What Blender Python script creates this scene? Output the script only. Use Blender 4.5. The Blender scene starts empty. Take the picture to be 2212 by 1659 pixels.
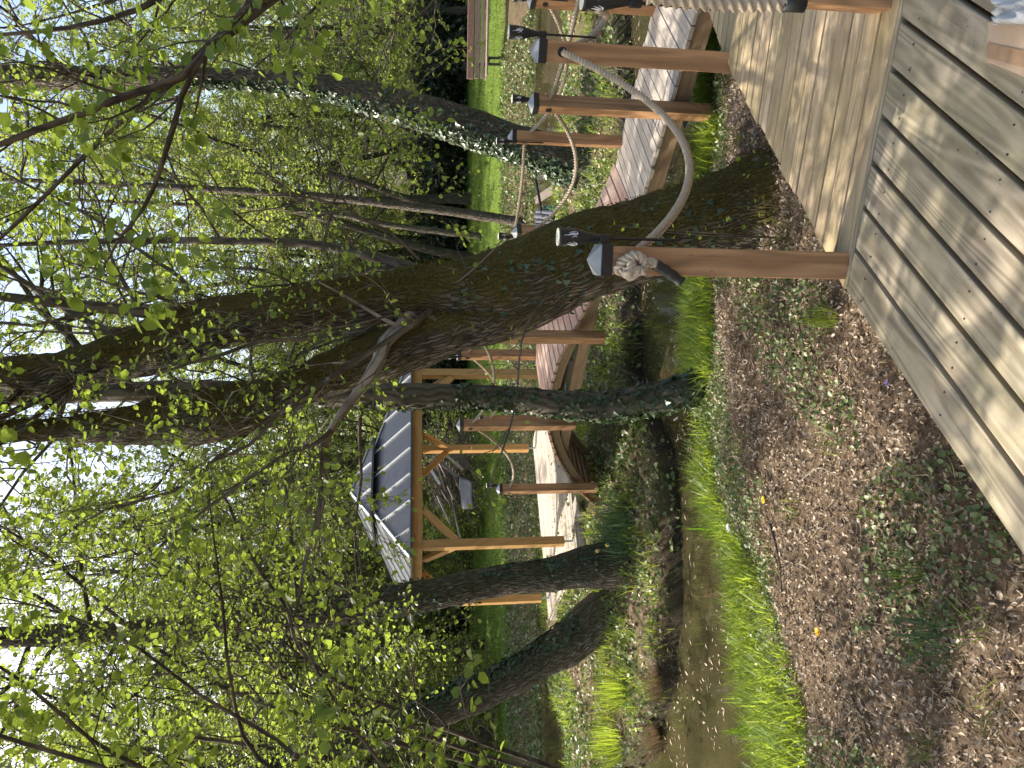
import bpy, math, random
import numpy as np
from mathutils import Vector, Matrix, noise

R = math.radians
rng = random.Random(7)
nrng = np.random.default_rng(7)
scene = bpy.context.scene
COL = scene.collection

# ------------------------------------------------------------------ camera
F = 1534.0                      # focal length for a 2212 x 1659 picture
HOR = 900.0
PITCH = math.atan((1106 - HOR) / F)
CP, SP = math.cos(PITCH), math.sin(PITCH)
EYE = Vector((0, 0, 1.55))      # eye height over the deck we stand on (deck top = 0)
FWD = Vector((0, CP, -SP)); RGT = Vector((1, 0, 0)); DWN = Vector((0, -SP, -CP))

def ray(x, y):
    return FWD + RGT * ((1659 - y - 829.5) / F) + DWN * ((x - 1106) / F)
def G(x, y, z=0.0):             # where the sight line meets a level plane
    d = ray(x, y); t = (z - EYE.z) / d.z
    return EYE + d * t
def AT(x, y, Y):                # point on the sight line at ground distance Y
    d = ray(x, y)
    return EYE + d * (Y / d.y)
def PXR(h, Y):                  # size of h picture units at distance Y
    return h / F * Y
def ZV(x, Y):                   # height seen at picture coordinate x at distance Y
    return AT(x, 829.5, Y).z

cam_d = bpy.data.cameras.new("camera")
cam = bpy.data.objects.new("camera", cam_d); COL.objects.link(cam)
cam_d.sensor_fit = 'HORIZONTAL'; cam_d.sensor_width = 36.0
cam_d.lens = F / 2212 * 36.0
cam_d.clip_start = 0.05; cam_d.clip_end = 2000
M = Matrix.Identity(4)
for i in range(3):
    M[i][0] = DWN[i]; M[i][1] = RGT[i]; M[i][2] = -FWD[i]; M[i][3] = EYE[i]
cam.matrix_world = M            # the phone was held sideways: treetops at the picture's left edge
scene.camera = cam

# ------------------------------------------------------------------ object helpers
def tag(o, label=None, cat=None, group=None, kind=None):
    if label: o['label'] = label
    if cat: o['category'] = cat
    if group: o['group'] = group
    if kind: o['kind'] = kind
    return o
def thing(name, label, cat, loc=(0, 0, 0), group=None):
    o = bpy.data.objects.new(name, None); COL.objects.link(o)
    o.location = loc; o.empty_display_size = 0.1
    return tag(o, label, cat, group)
def copy_tree(o, parent=None):
    c = o.copy(); COL.objects.link(c)
    if parent is not None: c.parent = parent
    for ch in list(o.children): copy_tree(ch, c)
    return c

class MB:
    """collects boxes, bars, tubes, plates; build() links them as one mesh object"""
    def __init__(s):
        s.v = []; s.f = []; s.uv = []; s.r = []; s.mi = []
    def face(s, idx, uv=None, r=0.5, mi=0):
        s.f.append(tuple(idx)); s.uv.append(uv or [(0, 0)] * len(idx)); s.r.append(r); s.mi.append(mi)
    def hexa(s, c8, r=None, mi=0, L=None, W=None, H=None):
        """c8: bottom 4 (ccw) then top 4; u along edge 0-1"""
        r = rng.random() if r is None else r
        b = len(s.v); s.v += [tuple(c) for c in c8]
        c8 = [Vector(c) for c in c8]
        L = L or (c8[1] - c8[0]).length; W = W or (c8[3] - c8[0]).length; H = H or (c8[4] - c8[0]).length
        ou, ov = r * 37.0, r * 91.0
        def q(i, l, w, o):
            return [(ou + a, ov + o + c) for a, c in ((0, 0), (l, 0), (l, w), (0, w))]
        s.face([b+4, b+5, b+6, b+7], q(0, L, W, 0), r, mi)
        s.face([b+3, b+2, b+1, b+0], q(0, L, W, 3), r, mi)
        s.face([b+0, b+1, b+5, b+4], q(0, L, H, W), r, mi)
        s.face([b+2, b+3, b+7, b+6], q(0, L, H, W + 1), r, mi)
        s.face([b+1, b+2, b+6, b+5], q(0, W, H, 7), r, mi)
        s.face([b+3, b+0, b+4, b+7], q(0, W, H, 8), r, mi)
    def bar(s, p0, p1, w, h, up=(0, 0, 1), r=None, mi=0, ext=0.0):
        """rectangular bar from p0 to p1; w across, h along up (centred)"""
        p0 = Vector(p0); p1 = Vector(p1); d = (p1 - p0).normalized(); up = Vector(up)
        p0 = p0 - d * ext; p1 = p1 + d * ext
        side = d.cross(up)
        if side.length < 1e-4: side = d.cross(Vector((1, 0, 0)))
        side.normalize(); u = side.cross(d).normalized()
        a = side * (w / 2); b = u * (h / 2)
        s.hexa([p0 + a - b, p1 + a - b, p1 - a - b, p0 - a - b, p0 + a + b, p1 + a + b, p1 - a + b, p0 - a + b], r, mi)
    def prism(s, poly, z0, z1, r=None, mi=0, udir=(1, 0)):
        """vertical prism over a 2-D polygon"""
        r = rng.random() if r is None else r
        n = len(poly); b = len(s.v)
        ux, uy = udir
        s.v += [(p[0], p[1], z0) for p in poly] + [(p[0], p[1], z1) for p in poly]
        uvt = [(p[0]*ux + p[1]*uy + r*37, -p[0]*uy + p[1]*ux + r*91) for p in poly]
        s.face([b+n+i for i in range(n)], uvt, r, mi)
        s.face([b+n-1-i for i in range(n)], uvt[::-1], r, mi)
        for i in range(n):
            j = (i + 1) % n
            a, c = uvt[i], uvt[j]
            h = z1 - z0
            s.face([b+i, b+j, b+n+j, b+n+i], [a, c, (c[0], c[1] + h), (a[0], a[1] + h)], r, mi)
    def tube(s, pts, rad, n=8, cap=True, r=None, mi=0, wob=None, lobes=None):
        r = rng.random() if r is None else r
        pts = [Vector(p) for p in pts]; m = len(pts)
        if not hasattr(rad, '__len__'): rad = [rad] * m
        t0 = (pts[1] - pts[0]).normalized()
        ref = Vector((0, 0, 1)) if abs(t0.z) < 0.9 else Vector((1, 0, 0))
        nx = t0.cross(ref).normalized()
        b = len(s.v); L = 0.0
        us = []
        for i in range(m):
            t = (pts[min(i+1, m-1)] - pts[max(i-1, 0)]).normalized()
            nx = (nx - t * nx.dot(t)).normalized(); ny = t.cross(nx)
            if i: L += (pts[i] - pts[i-1]).length
            us.append(L)
            for k in range(n):
                a = 2 * math.pi * k / n
                q = rad[i]
                if lobes: q *= 1 + lobes[0] * math.cos(lobes[1] * a - L * lobes[2])
                off = nx * math.cos(a) + ny * math.sin(a)
                p = pts[i] + off * q
                if wob:
                    p = p + off * q * wob[0] * noise.noise(p * wob[1])
                    if len(wob) > 2: p = p + off * wob[2] * noise.noise(p * wob[3])
                s.v.append(tuple(p))
        for i in range(m - 1):
            for k in range(n):
                k2 = (k + 1) % n
                w = 2 * math.pi * max(rad[i], 1e-4)
                s.face([b+i*n+k, b+i*n+k2, b+(i+1)*n+k2, b+(i+1)*n+k],
                       [(us[i]+r*9, k/n*w), (us[i]+r*9, (k+1)/n*w), (us[i+1]+r*9, (k+1)/n*w), (us[i+1]+r*9, k/n*w)], r, mi)
        if cap:
            s.face([b+k for k in range(n)][::-1], None, r, mi)
            s.face([b+(m-1)*n+k for k in range(n)], None, r, mi)
    def lathe(s, prof, n=20, mat=None, r=0.5, mi=0):
        """prof: (radius, z) list; mat: 4x4"""
        mat = mat or Matrix.Identity(4); b = len(s.v); m = len(prof)
        for (q, z) in prof:
            for k in range(n):
                a = 2 * math.pi * k / n
                s.v.append(tuple(mat @ Vector((q * math.cos(a), q * math.sin(a), z))))
        for i in range(m - 1):
            for k in range(n):
                k2 = (k + 1) % n
                s.face([b+i*n+k, b+i*n+k2, b+(i+1)*n+k2, b+(i+1)*n+k], None, r, mi)
        s.face([b+k for k in range(n)][::-1], None, r, mi)
        s.face([b+(m-1)*n+k for k in range(n)], None, r, mi)
    def build(s, name, mats, parent=None, smooth=False, bevel=0.0, loc=None):
        me = bpy.data.meshes.new(name)
        v = s.v
        if loc is not None:
            v = [(a - loc[0], b_ - loc[1], c - loc[2]) for a, b_, c in v]
        me.from_pydata(v, [], s.f)
        uvl = me.uv_layers.new(name="uv")
        flat = [c for u in s.uv for p in u for c in p]
        uvl.data.foreach_set("uv", flat)
        at = me.attributes.new("rnd", 'FLOAT', 'FACE'); at.data.foreach_set("value", s.r)
        if not isinstance(mats, (list, tuple)): mats = [mats]
        for m_ in mats: me.materials.append(m_)
        me.polygons.foreach_set("material_index", s.mi)
        if smooth: me.polygons.foreach_set("use_smooth", [True] * len(s.f))
        me.update()
        o = bpy.data.objects.new(name, me); COL.objects.link(o)
        if loc is not None and parent is None: o.location = loc
        if parent is not None: o.parent = parent
        if bevel:
            md = o.modifiers.new("bevel", 'BEVEL'); md.width = bevel; md.segments = 2; md.limit_method = 'ANGLE'
        return o

def put(o, parent):              # parts are written in world coordinates
    o.parent = parent
    o.matrix_parent_inverse = Matrix.Translation(parent.location).inverted()
    return o

def leafmesh(name, P, D, N, S, mat, parent=None, shape='leaf', rnd=None, aspect=0.78, fold=0.25, loc=None):
    """P points, D leaf directions, N normals, S lengths -> one mesh of leaf-sized faces"""
    P = np.asarray(P, float); D = np.asarray(D, float); N = np.asarray(N, float); S = np.asarray(S, float)
    n = len(P)
    D = D / np.maximum(np.linalg.norm(D, axis=1, keepdims=True), 1e-6)
    X = np.cross(D, N); X /= np.maximum(np.linalg.norm(X, axis=1, keepdims=True), 1e-6)
    N = np.cross(X, D)
    if loc is not None: P = P - np.array(loc)
    def at(u, w, h):
        return P + D * (S * u)[:, None] + X * (S * w)[:, None] + N * (S * h)[:, None]
    a = aspect / 2
    if shape == 'leaf':          # folded along the midrib, drooping tip
        V = np.stack([at(0, 0, 0), at(.30, a, fold * a), at(.72, a * .85, fold * a * .6), at(1, 0, -.10),
                      at(.72, -a * .85, fold * a * .6), at(.30, -a, fold * a)], 1)
        quads = np.array([[0, 1, 2, 3], [0, 3, 4, 5]])
    elif shape == 'blade':       # grass blade: tapered strip that bends over
        V = np.stack([at(0, a, 0), at(0, -a, 0), at(.5, -a * .8, .05), at(.5, a * .8, .05), at(1, 0, .28), at(1, .001, .28)], 1)
        quads = np.array([[0, 1, 2, 3], [3, 2, 5, 4]])
    elif shape == 'curl':        # dry curled leaf
        V = np.stack([at(0, a, .25), at(0, -a, .2), at(.5, -a * 1.2, 0), at(.5, a * 1.1, 0.02), at(1, a * .5, .32), at(1, -a * .6, .2)], 1)
        quads = np.array([[0, 1, 2, 3], [3, 2, 5, 4]])
    elif shape == 'ivy':
        V = np.stack([at(0, 0, 0), at(.12, a * 1.15, .04), at(.45, a * .62, .1), at(1, 0, -.08), at(.45, -a * .62, .1), at(.12, -a * 1.15, .04)], 1)
        quads = np.array([[0, 1, 2, 3], [0, 3, 4, 5]])
    else:                        # single diamond for far foliage
        V = np.stack([at(0, 0, 0), at(.45, a, .06), at(1, 0, 0), at(.45, -a, .06)], 1)
        quads = np.array([[0, 1, 2, 3]])
    k = V.shape[1]; nq = len(quads)
    faces = (quads[None] + (np.arange(n) * k)[:, None, None]).reshape(-1, 4)
    me = bpy.data.meshes.new(name)
    me.vertices.add(n * k); me.vertices.foreach_set("co", V.reshape(-1))
    me.loops.add(len(faces) * 4); me.loops.foreach_set("vertex_index", faces.reshape(-1).astype(np.int32))
    me.polygons.add(len(faces))
    me.polygons.foreach_set("loop_start", np.arange(0, len(faces) * 4, 4, dtype=np.int32))
    me.polygons.foreach_set("loop_total", np.full(len(faces), 4, dtype=np.int32))
    at_ = me.attributes.new("rnd", 'FLOAT', 'FACE')
    if rnd is None: rnd = nrng.random(n)
    at_.data.foreach_set("value", np.repeat(np.asarray(rnd, float), nq))
    me.materials.append(mat); me.update(calc_edges=True); me.validate()
    o = bpy.data.objects.new(name, me); COL.objects.link(o)
    if parent is not None: put(o, parent) if loc is None else setattr(o, 'parent', parent)
    return o
# ------------------------------------------------------------------ materials
class NT:
    def __init__(s, name):
        s.m = bpy.data.materials.new(name); s.m.use_nodes = True
        s.t = s.m.node_tree; s.t.nodes.clear()
        s.out = s.n('ShaderNodeOutputMaterial')
    def n(s, typ, **kw):
        o = s.t.nodes.new(typ)
        for k, v in kw.items():
            if k.startswith('i_'):
                o.inputs[k[2:].replace('_', ' ')].default_value = v
            else: setattr(o, k, v)
        return o
    def l(s, a, b): s.t.links.new(a, b)
    def ramp(s, fac, stops, interp='LINEAR'):
        o = s.n('ShaderNodeValToRGB'); o.color_ramp.interpolation = interp
        el = o.color_ramp.elements
        while len(el) < len(stops): el.new(0.5)
        for e, (p, c) in zip(el, stops):
            e.position = p; e.color = (*c, 1) if len(c) == 3 else c
        s.l(fac, o.inputs['Fac']); return o.outputs['Color']
    def mix(s, fac, a, b, mode='MIX'):
        o = s.n('ShaderNodeMix', data_type='RGBA', blend_type=mode)
        for sock, v in ((o.inputs[0], fac), (o.inputs[6], a), (o.inputs[7], b)):
            if hasattr(v, 'is_output'): s.l(v, sock)
            elif isinstance(v, (int, float)): sock.default_value = v
            else: sock.default_value = (*v, 1)
        return o.outputs[2]
    def math(s, op, a, b=0.0, clamp=False):
        o = s.n('ShaderNodeMath', operation=op, use_clamp=clamp)
        for sock, v in ((o.inputs[0], a), (o.inputs[1], b)):
            if hasattr(v, 'is_output'): s.l(v, sock)
            else: sock.default_value = v
        return o.outputs[0]
    def noise(s, vec, scale, detail=4, rough=.6, dist=0.0):
        o = s.n('ShaderNodeTexNoise'); o.inputs['Scale'].default_value = scale
        o.inputs['Detail'].default_value = detail; o.inputs['Roughness'].default_value = rough
        o.inputs['Distortion'].default_value = dist
        if vec is not None: s.l(vec, o.inputs['Vector'])
        return o.outputs['Fac']
    def mapping(s, vec, scale):
        o = s.n('ShaderNodeMapping'); o.inputs['Scale'].default_value = scale; s.l(vec, o.inputs['Vector'])
        return o.outputs['Vector']
    def obj(s): return s.n('ShaderNodeTexCoord').outputs['Object']
    def pos(s): return s.n('ShaderNodeNewGeometry').outputs['Position']
    def uv(s): return s.n('ShaderNodeUVMap', uv_map="uv").outputs['UV']
    def attr(s, a='rnd'): return s.n('ShaderNodeAttribute', attribute_name=a).outputs['Fac']
    def bump(s, h, strength=.3, dist=.01):
        o = s.n('ShaderNodeBump'); o.inputs['Strength'].default_value = strength; o.inputs['Distance'].default_value = dist
        s.l(h, o.inputs['Height']); return o.outputs['Normal']
    def bsdf(s, col, rough=.6, normal=None, metallic=0.0, spec=.5):
        o = s.n('ShaderNodeBsdfPrincipled')
        if hasattr(col, 'is_output'): s.l(col, o.inputs['Base Color'])
        else: o.inputs['Base Color'].default_value = (*col, 1)
        if hasattr(rough, 'is_output'): s.l(rough, o.inputs['Roughness'])
        else: o.inputs['Roughness'].default_value = rough
        o.inputs['Metallic'].default_value = metallic
        o.inputs['Specular IOR Level'].default_value = spec
        if normal is not None: s.l(normal, o.inputs['Normal'])
        s.l(o.outputs[0], s.out.inputs['Surface']); return o

def wood(name, dark, light, tint=None, tint_amt=0.0, stain=None, stain_amt=0.0, fine=1.0, rough=.7, tone=.35, bump=.25, rings=70.0, ringamt=.16):
    t = NT(name); uv = t.uv()
    r = t.attr()
    g1 = t.noise(t.mapping(uv, (1.2 * fine, 26 * fine, 1)), 1.0, 5, .65, .6)
    low = t.noise(t.mapping(uv, (.8 * fine, 7.5 * fine, 1)), 1.0, 2, .5, .3)
    ringv = t.math('ADD', t.math('MULTIPLY', t.math('SINE', t.math('MULTIPLY', low, rings)), .5), .5)
    g2 = t.noise(t.mapping(uv, (14, 160, 1)), 1.0, 3, .6)
    f = t.math('ADD', t.math('MULTIPLY', g1, .55), t.math('MULTIPLY', ringv, ringamt))
    f = t.math('ADD', t.math('ADD', f, t.math('MULTIPLY', g2, .22)), .06)
    col = t.ramp(f, [(.30, dark), (.72, light)])
    # knots
    vo = t.n('ShaderNodeTexVoronoi', feature='F1'); vo.inputs['Scale'].default_value = 1.0
    t.l(t.mapping(uv, (2.6, 9, 1)), vo.inputs['Vector'])
    kn = t.ramp(vo.outputs['Distance'], [(.0, (1, 1, 1)), (.075, (.75, .75, .75)), (.13, (0, 0, 0))])
    sel = t.math('GREATER_THAN', t.noise(t.mapping(uv, (2.6, 9, 1)), .6, 1), .55)
    col = t.mix(t.math('MULTIPLY', t.math('MULTIPLY', kn, sel), .55), col, tuple(c * .45 for c in dark))
    # board to board tone
    tn = t.ramp(r, [(0, (1 - tone,) * 3), (1, (1 + tone * .35,) * 3)])
    col = t.mix(1.0, col, tn, 'MULTIPLY')
    if tint: col = t.mix(t.math('MULTIPLY', t.ramp(t.noise(t.pos(), 2.2, 5, .7), [(.42, (0, 0, 0)), (.62, (1, 1, 1))]), tint_amt), col, tint)
    if stain: col = t.mix(t.math('MULTIPLY', t.ramp(t.noise(t.pos(), 9, 6, .75), [(.5, (0, 0, 0)), (.72, (1, 1, 1))]), stain_amt), col, stain)
    sp = t.ramp(t.noise(t.mapping(uv, (26, 60, 1)), 1.0, 2, .5), [(.70, (0, 0, 0)), (.76, (1, 1, 1))])
    col = t.mix(t.math('MULTIPLY', sp, .6), col, tuple(c * .3 for c in dark))
    bp = t.math('ADD', t.math('MULTIPLY', g1, .6), t.math('MULTIPLY', g2, .5))
    t.bsdf(col, rough, t.bump(bp, bump, .004), spec=.3)
    return t.m

def bark(name, dark, light, moss=None, moss_amt=0.0, lichen=0.0, ridge=(9, 1.6), bumpd=.03):
    t = NT(name); uv = t.uv(); p = t.pos()
    a = t.n('ShaderNodeTexVoronoi', feature='DISTANCE_TO_EDGE'); a.inputs['Scale'].default_value = 1.0
    wpn = t.n('ShaderNodeTexNoise'); wpn.inputs['Scale'].default_value = 5
    t.l(p, wpn.inputs['Vector'])
    vm = t.n('ShaderNodeVectorMath', operation='MULTIPLY_ADD'); vm.inputs[1].default_value = (.16, .10, .1)
    t.l(wpn.outputs['Color'], vm.inputs[0]); t.l(uv, vm.inputs[2])
    t.l(t.mapping(vm.outputs[0], (ridge[0] * .75, ridge[0] * 4.6, 1)), a.inputs['Vector'])
    crack = t.ramp(a.outputs['Distance'], [(0, (0, 0, 0)), (.22, (1, 1, 1))])
    nz = t.noise(p, 22, 6, .7)
    nl = t.noise(p, 3.0, 4, .6)
    f = t.math('ADD', t.math('MULTIPLY', crack, .5), t.math('MULTIPLY', nz, .6))
    col = t.ramp(f, [(.25, dark), (.85, light)])
    if moss:
        nrm = t.n('ShaderNodeNewGeometry').outputs['Normal']
        dt = t.n('ShaderNodeVectorMath', operation='DOT_PRODUCT'); dt.inputs[1].default_value = (.85, .1, .5)
        t.l(nrm, dt.inputs[0])
        mm = t.math('ADD', t.math('ADD', t.math('MULTIPLY', dt.outputs['Value'], .30), t.math('MULTIPLY', nl, 1.1)), t.math('MULTIPLY', nz, .5))
        mk = t.ramp(mm, [(.72 - .12 * moss_amt, (0, 0, 0)), (.95 - .12 * moss_amt, (1, 1, 1))])
        mcol = t.ramp(t.noise(p, 60, 4, .8), [(.3, tuple(c * .35 for c in moss)), (.7, moss)])
        col = t.mix(t.math('MULTIPLY', mk, moss_amt), col, mcol)
    if lichen:
        lm = t.ramp(t.noise(p, 13, 3, .5), [(.66, (0, 0, 0)), (.72, (1, 1, 1))])
        col = t.mix(t.math('MULTIPLY', lm, lichen), col, (.33, .34, .30))
    h = t.math('ADD', t.math('MULTIPLY', crack, .7), t.math('MULTIPLY', t.noise(p, 45, 5, .75), .55))
    t.bsdf(col, .9, t.bump(h, .9, bumpd), spec=.15)
    return t.m

def leaf(name, c0, c1, tr, trans=.5, gloss=.35, rough=.42):
    """two-sided thin leaf: diffuse + light through it + a little gloss"""
    t = NT(name); r = t.attr()
    col = t.ramp(r, [(0, c0), (1, c1)])
    d = t.n('ShaderNodeBsdfPrincipled'); d.inputs['Roughness'].default_value = rough
    d.inputs['Specular IOR Level'].default_value = gloss
    t.l(col, d.inputs['Base Color'])
    x = t.n('ShaderNodeBsdfTranslucent')
    t.l(t.ramp(r, [(0, tuple(a * .7 for a in tr)), (1, tr)]), x.inputs['Color'])
    mx = t.n('ShaderNodeMixShader'); mx.inputs[0].default_value = trans
    t.l(d.outputs[0], mx.inputs[1]); t.l(x.outputs[0], mx.inputs[2])
    t.l(mx.outputs[0], t.out.inputs['Surface'])
    return t.m

def plain(name, col, rough=.5, metallic=0.0, var=.15, scale=20, bump=.1, spec=.5):
    t = NT(name)
    n = t.noise(t.obj(), scale, 5, .65)
    c = t.ramp(n, [(.25, tuple(a * (1 - var) for a in col)), (.75, tuple(min(1, a * (1 + var)) for a in col))])
    t.bsdf(c, rough, t.bump(n, bump, .003), metallic, spec)
    return t.m

m_deck = wood("weathered_deck_wood", (.14, .108, .07), (.42, .35, .25), tint=(.29, .26, .13), tint_amt=.4, stain=(.20, .165, .12), stain_amt=.45, fine=1.0, tone=.16, rings=75, ringamt=.24, bump=.4)
m_deck2 = wood("pale_deck_wood", (.25, .17, .095), (.58, .44, .285), tint=(.38, .30, .12), tint_amt=.45, stain=(.22, .17, .12), stain_amt=.45, fine=1.1, tone=.26, rings=60, ringamt=.2, bump=.4)
m_walk = wood("silvered_boardwalk_wood", (.28, .235, .19), (.53, .46, .385), stain=(.3, .27, .24), stain_amt=.4, fine=1.2, tone=.25)
m_arch = wood("reddish_boardwalk_wood", (.26, .145, .105), (.50, .315, .24), tint=(.44, .37, .31), tint_amt=.4, fine=1.2, tone=.3)
m_beam = wood("larch_beam_wood", (.22, .135, .075), (.42, .28, .165), stain=(.2, .14, .09), stain_amt=.3, fine=.9, tone=.2)
m_post = wood("larch_post_wood", (.22, .115, .055), (.46, .255, .125), rings=55, ringamt=.24, fine=.9, tone=.15, rough=.6)
m_gaz = wood("oiled_pine_wood", (.36, .19, .06), (.56, .33, .125), fine=.8, tone=.12, rough=.55)
m_benchtop = wood("reddish_bench_slat", (.28, .15, .11), (.46, .28, .22), tone=.1)
m_bench = wood("old_bench_wood", (.22, .15, .12), (.42, .31, .26), stain=(.2, .18, .16), stain_amt=.5, tone=.4)
m_scrap = wood("old_scrap_wood", (.14, .11, .085), (.36, .30, .25), tone=.6)

m_bark_main = bark("mossy_oak_bark", (.028, .022, .016), (.20, .16, .12), moss=(.145, .112, .03), moss_amt=1.0, lichen=.35, ridge=(9, 1))
m_bark_dark = bark("dark_alder_bark", (.032, .025, .02), (.20, .165, .13), moss=(.08, .078, .025), moss_amt=.5, lichen=.55, ridge=(8, 1))
m_bark_grey = bark("smooth_grey_bark", (.07, .058, .045), (.20, .165, .13), moss=(.06, .06, .02), moss_amt=.4, lichen=.5, ridge=(3, 1), bumpd=.012)
m_bark_pale = bark("pale_branch_bark", (.15, .12, .095), (.42, .36, .30), lichen=.5, ridge=(3, 1), bumpd=.008)
m_bark_brown = bark("brown_hazel_bark", (.038, .029, .021), (.14, .108, .08), lichen=.15, ridge=(4, 1), bumpd=.006)
m_bark_far = bark("far_trunk_bark", (.03, .024, .018), (.12, .10, .075), moss=(.05, .06, .02), moss_amt=.5, ridge=(5, 1))
m_twig = plain("twig_bark", (.105, .085, .062), .85, scale=30)

m_leaf = leaf("fresh_spring_leaf", (.085, .14, .02), (.165, .22, .04), (.42, .54, .07), .52)
m_leaf_big = leaf("fresh_hazel_leaf", (.08, .135, .022), (.155, .215, .04), (.38, .50, .065), .48)
m_leaf_mid = leaf("young_green_leaf", (.075, .12, .022), (.155, .20, .042), (.40, .49, .075), .5)
m_leaf_far = leaf("wood_edge_leaf", (.07, .115, .026), (.165, .21, .052), (.44, .50, .10), .52, .25)
m_leaf_dark = leaf("dark_evergreen_leaf", (.012, .024, .010), (.035, .055, .022), (.04, .07, .015), .2, .4)
m_ivy = leaf("ivy_leaf", (.022, .042, .016), (.065, .10, .042), (.09, .15, .03), .15, .45, .36)
m_grass = leaf("bright_bank_grass", (.085, .145, .016), (.20, .28, .05), (.46, .58, .06), .5, .3)
m_grass_lawn = leaf("lawn_grass", (.075, .125, .022), (.155, .205, .042), (.30, .38, .06), .45, .2)
m_iris = leaf("iris_leaf", (.06, .14, .012), (.12, .22, .02), (.28, .48, .03), .45, .4)
m_daff = leaf("blue_green_daffodil_leaf", (.05, .10, .05), (.10, .16, .085), (.14, .24, .08), .35, .4)
m_reedgrey = leaf("dead_grey_stem", (.06, .048, .036), (.26, .22, .17), (.12, .09, .06), .2, .2)
m_reed = leaf("dry_reed", (.20, .14, .085), (.40, .31, .20), (.25, .18, .10), .2, .2)
m_litter = leaf("dry_fallen_leaf", (.10, .07, .048), (.62, .49, .36), (.25, .17, .09), .2, .3, .5)
m_cover = leaf("ground_ivy_leaf", (.05, .08, .024), (.25, .30, .12), (.16, .24, .04), .3, .5)
m_herb = leaf("pale_bank_herb", (.10, .15, .04), (.30, .36, .15), (.30, .38, .08), .3, .5)
m_moss = leaf("moss_tuft", (.06, .046, .012), (.18, .14, .03), (.16, .13, .02), .3, .1, .9)

m_roof = plain("anthracite_roof_metal", (.026, .027, .031), .33, .0, .1, 3, .03, .6)
m_seam = plain("lit_seam_pale_metal", (.62, .64, .66), .3, .4, .05)  # the roof seams' sunlit gleam is put into this pale base colour
m_cap = plain("grey_cap_plastic", (.26, .275, .29), .45, .2, .1)
m_black = plain("black_plastic", (.012, .012, .013), .35, 0, .3, 30, .05)
m_cream = plain("cream_diffuser", (.72, .70, .55), .4, 0, .05)
m_flame = plain("white_flame_cutout", (.62, .60, .64), .4, 0, .08)
m_galv = plain("galvanised_steel", (.42, .44, .45), .45, .6, .15, 14)
m_rope = plain("hemp_rope", (.40, .325, .24), .95, 0, .3, 260, .5, .1)
m_tape = plain("black_tape", (.018, .018, .018), .5, 0, .3, 40, .3)
m_card = plain("cardboard", (.46, .33, .22), .85, 0, .08, 12)
m_ctape = plain("brown_packing_tape", (.36, .22, .12), .3, 0, .25, 40)
m_hull = plain("teal_hull_paint", (.03, .17, .17), .4, 0, .15)
m_canvas = plain("slate_canvas", (.075, .075, .095), .8, 0, .15)
m_tarp = plain("slate_tarpaulin", (.05, .055, .062), .55, 0, .2, 6)
m_yellow = plain("dandelion_petal", (.80, .50, .01), .7)
m_white = plain("white_petal", (.8, .8, .76), .7)
m_violet = plain("violet_petal", (.30, .20, .55), .7)

def _bag():
    t = NT("clear_plastic_bag")
    n = t.noise(t.obj(), 16, 5, .7)
    b = t.bsdf((.66, .69, .71), .22, t.bump(n, .8, .02))
    tr = t.n('ShaderNodeBsdfTransparent'); mx = t.n('ShaderNodeMixShader'); mx.inputs[0].default_value = .42
    t.l(b.outputs[0], mx.inputs[1]); t.l(tr.outputs[0], mx.inputs[2]); t.l(mx.outputs[0], t.out.inputs['Surface'])
    return t.m
m_bag = _bag()

def _water():
    t = NT("murky_water"); p = t.pos()
    b1 = t.noise(t.mapping(p, (1, 1, 1)), 3.0, 3, .5)
    b2 = t.noise(p, 14, 2, .5)
    h = t.math('ADD', b1, t.math('MULTIPLY', b2, .22))
    sc = t.noise(p, 1.4, 5, .65)
    col = t.ramp(sc, [(.35, (.028, .025, .012)), (.7, (.058, .050, .023))])
    o = t.bsdf(col, .035, t.bump(h, .12, .02), spec=.6)
    o.inputs['IOR'].default_value = 1.33
    return t.m
m_water = _water()

def _ground():
    t = NT("woodland_soil"); p = t.pos()
    n1 = t.noise(p, 1.7, 6, .7); n2 = t.noise(p, 22, 6, .75); n3 = t.noise(p, 90, 3, .7)
    soil = t.ramp(t.math('ADD', t.math('MULTIPLY', n2, .6), t.math('MULTIPLY', n3, .4)),
                  [(.3, (.045, .031, .020)), (.5, (.13, .092, .06)), (.72, (.33, .245, .165))])
    grn = t.ramp(t.math('ADD', t.math('MULTIPLY', n2, .5), t.math('MULTIPLY', n3, .5)),
                 [(.3, (.03, .055, .008)), (.7, (.12, .19, .022))])
    lawn = t.ramp(t.math('ADD', t.math('MULTIPLY', n1, .5), t.math('MULTIPLY', n2, .5)),
                  [(.3, (.07, .115, .018)), (.7, (.135, .19, .032))])
    g = t.attr('green'); lw = t.attr('lawn')
    gm = t.math('ADD', t.math('SUBTRACT', n1, .5), g)
    c = t.mix(t.ramp(gm, [(.35, (0, 0, 0)), (.65, (1, 1, 1))]), soil, grn)
    c = t.mix(lw, c, lawn)
    c = t.mix(t.attr('wet_shade'), c, (.018, .015, .011))
    t.bsdf(c, .95, t.bump(t.math('ADD', n2, t.math('MULTIPLY', n3, .5)), .7, .03), spec=.1)
    return t.m
m_ground = _ground()
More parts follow.
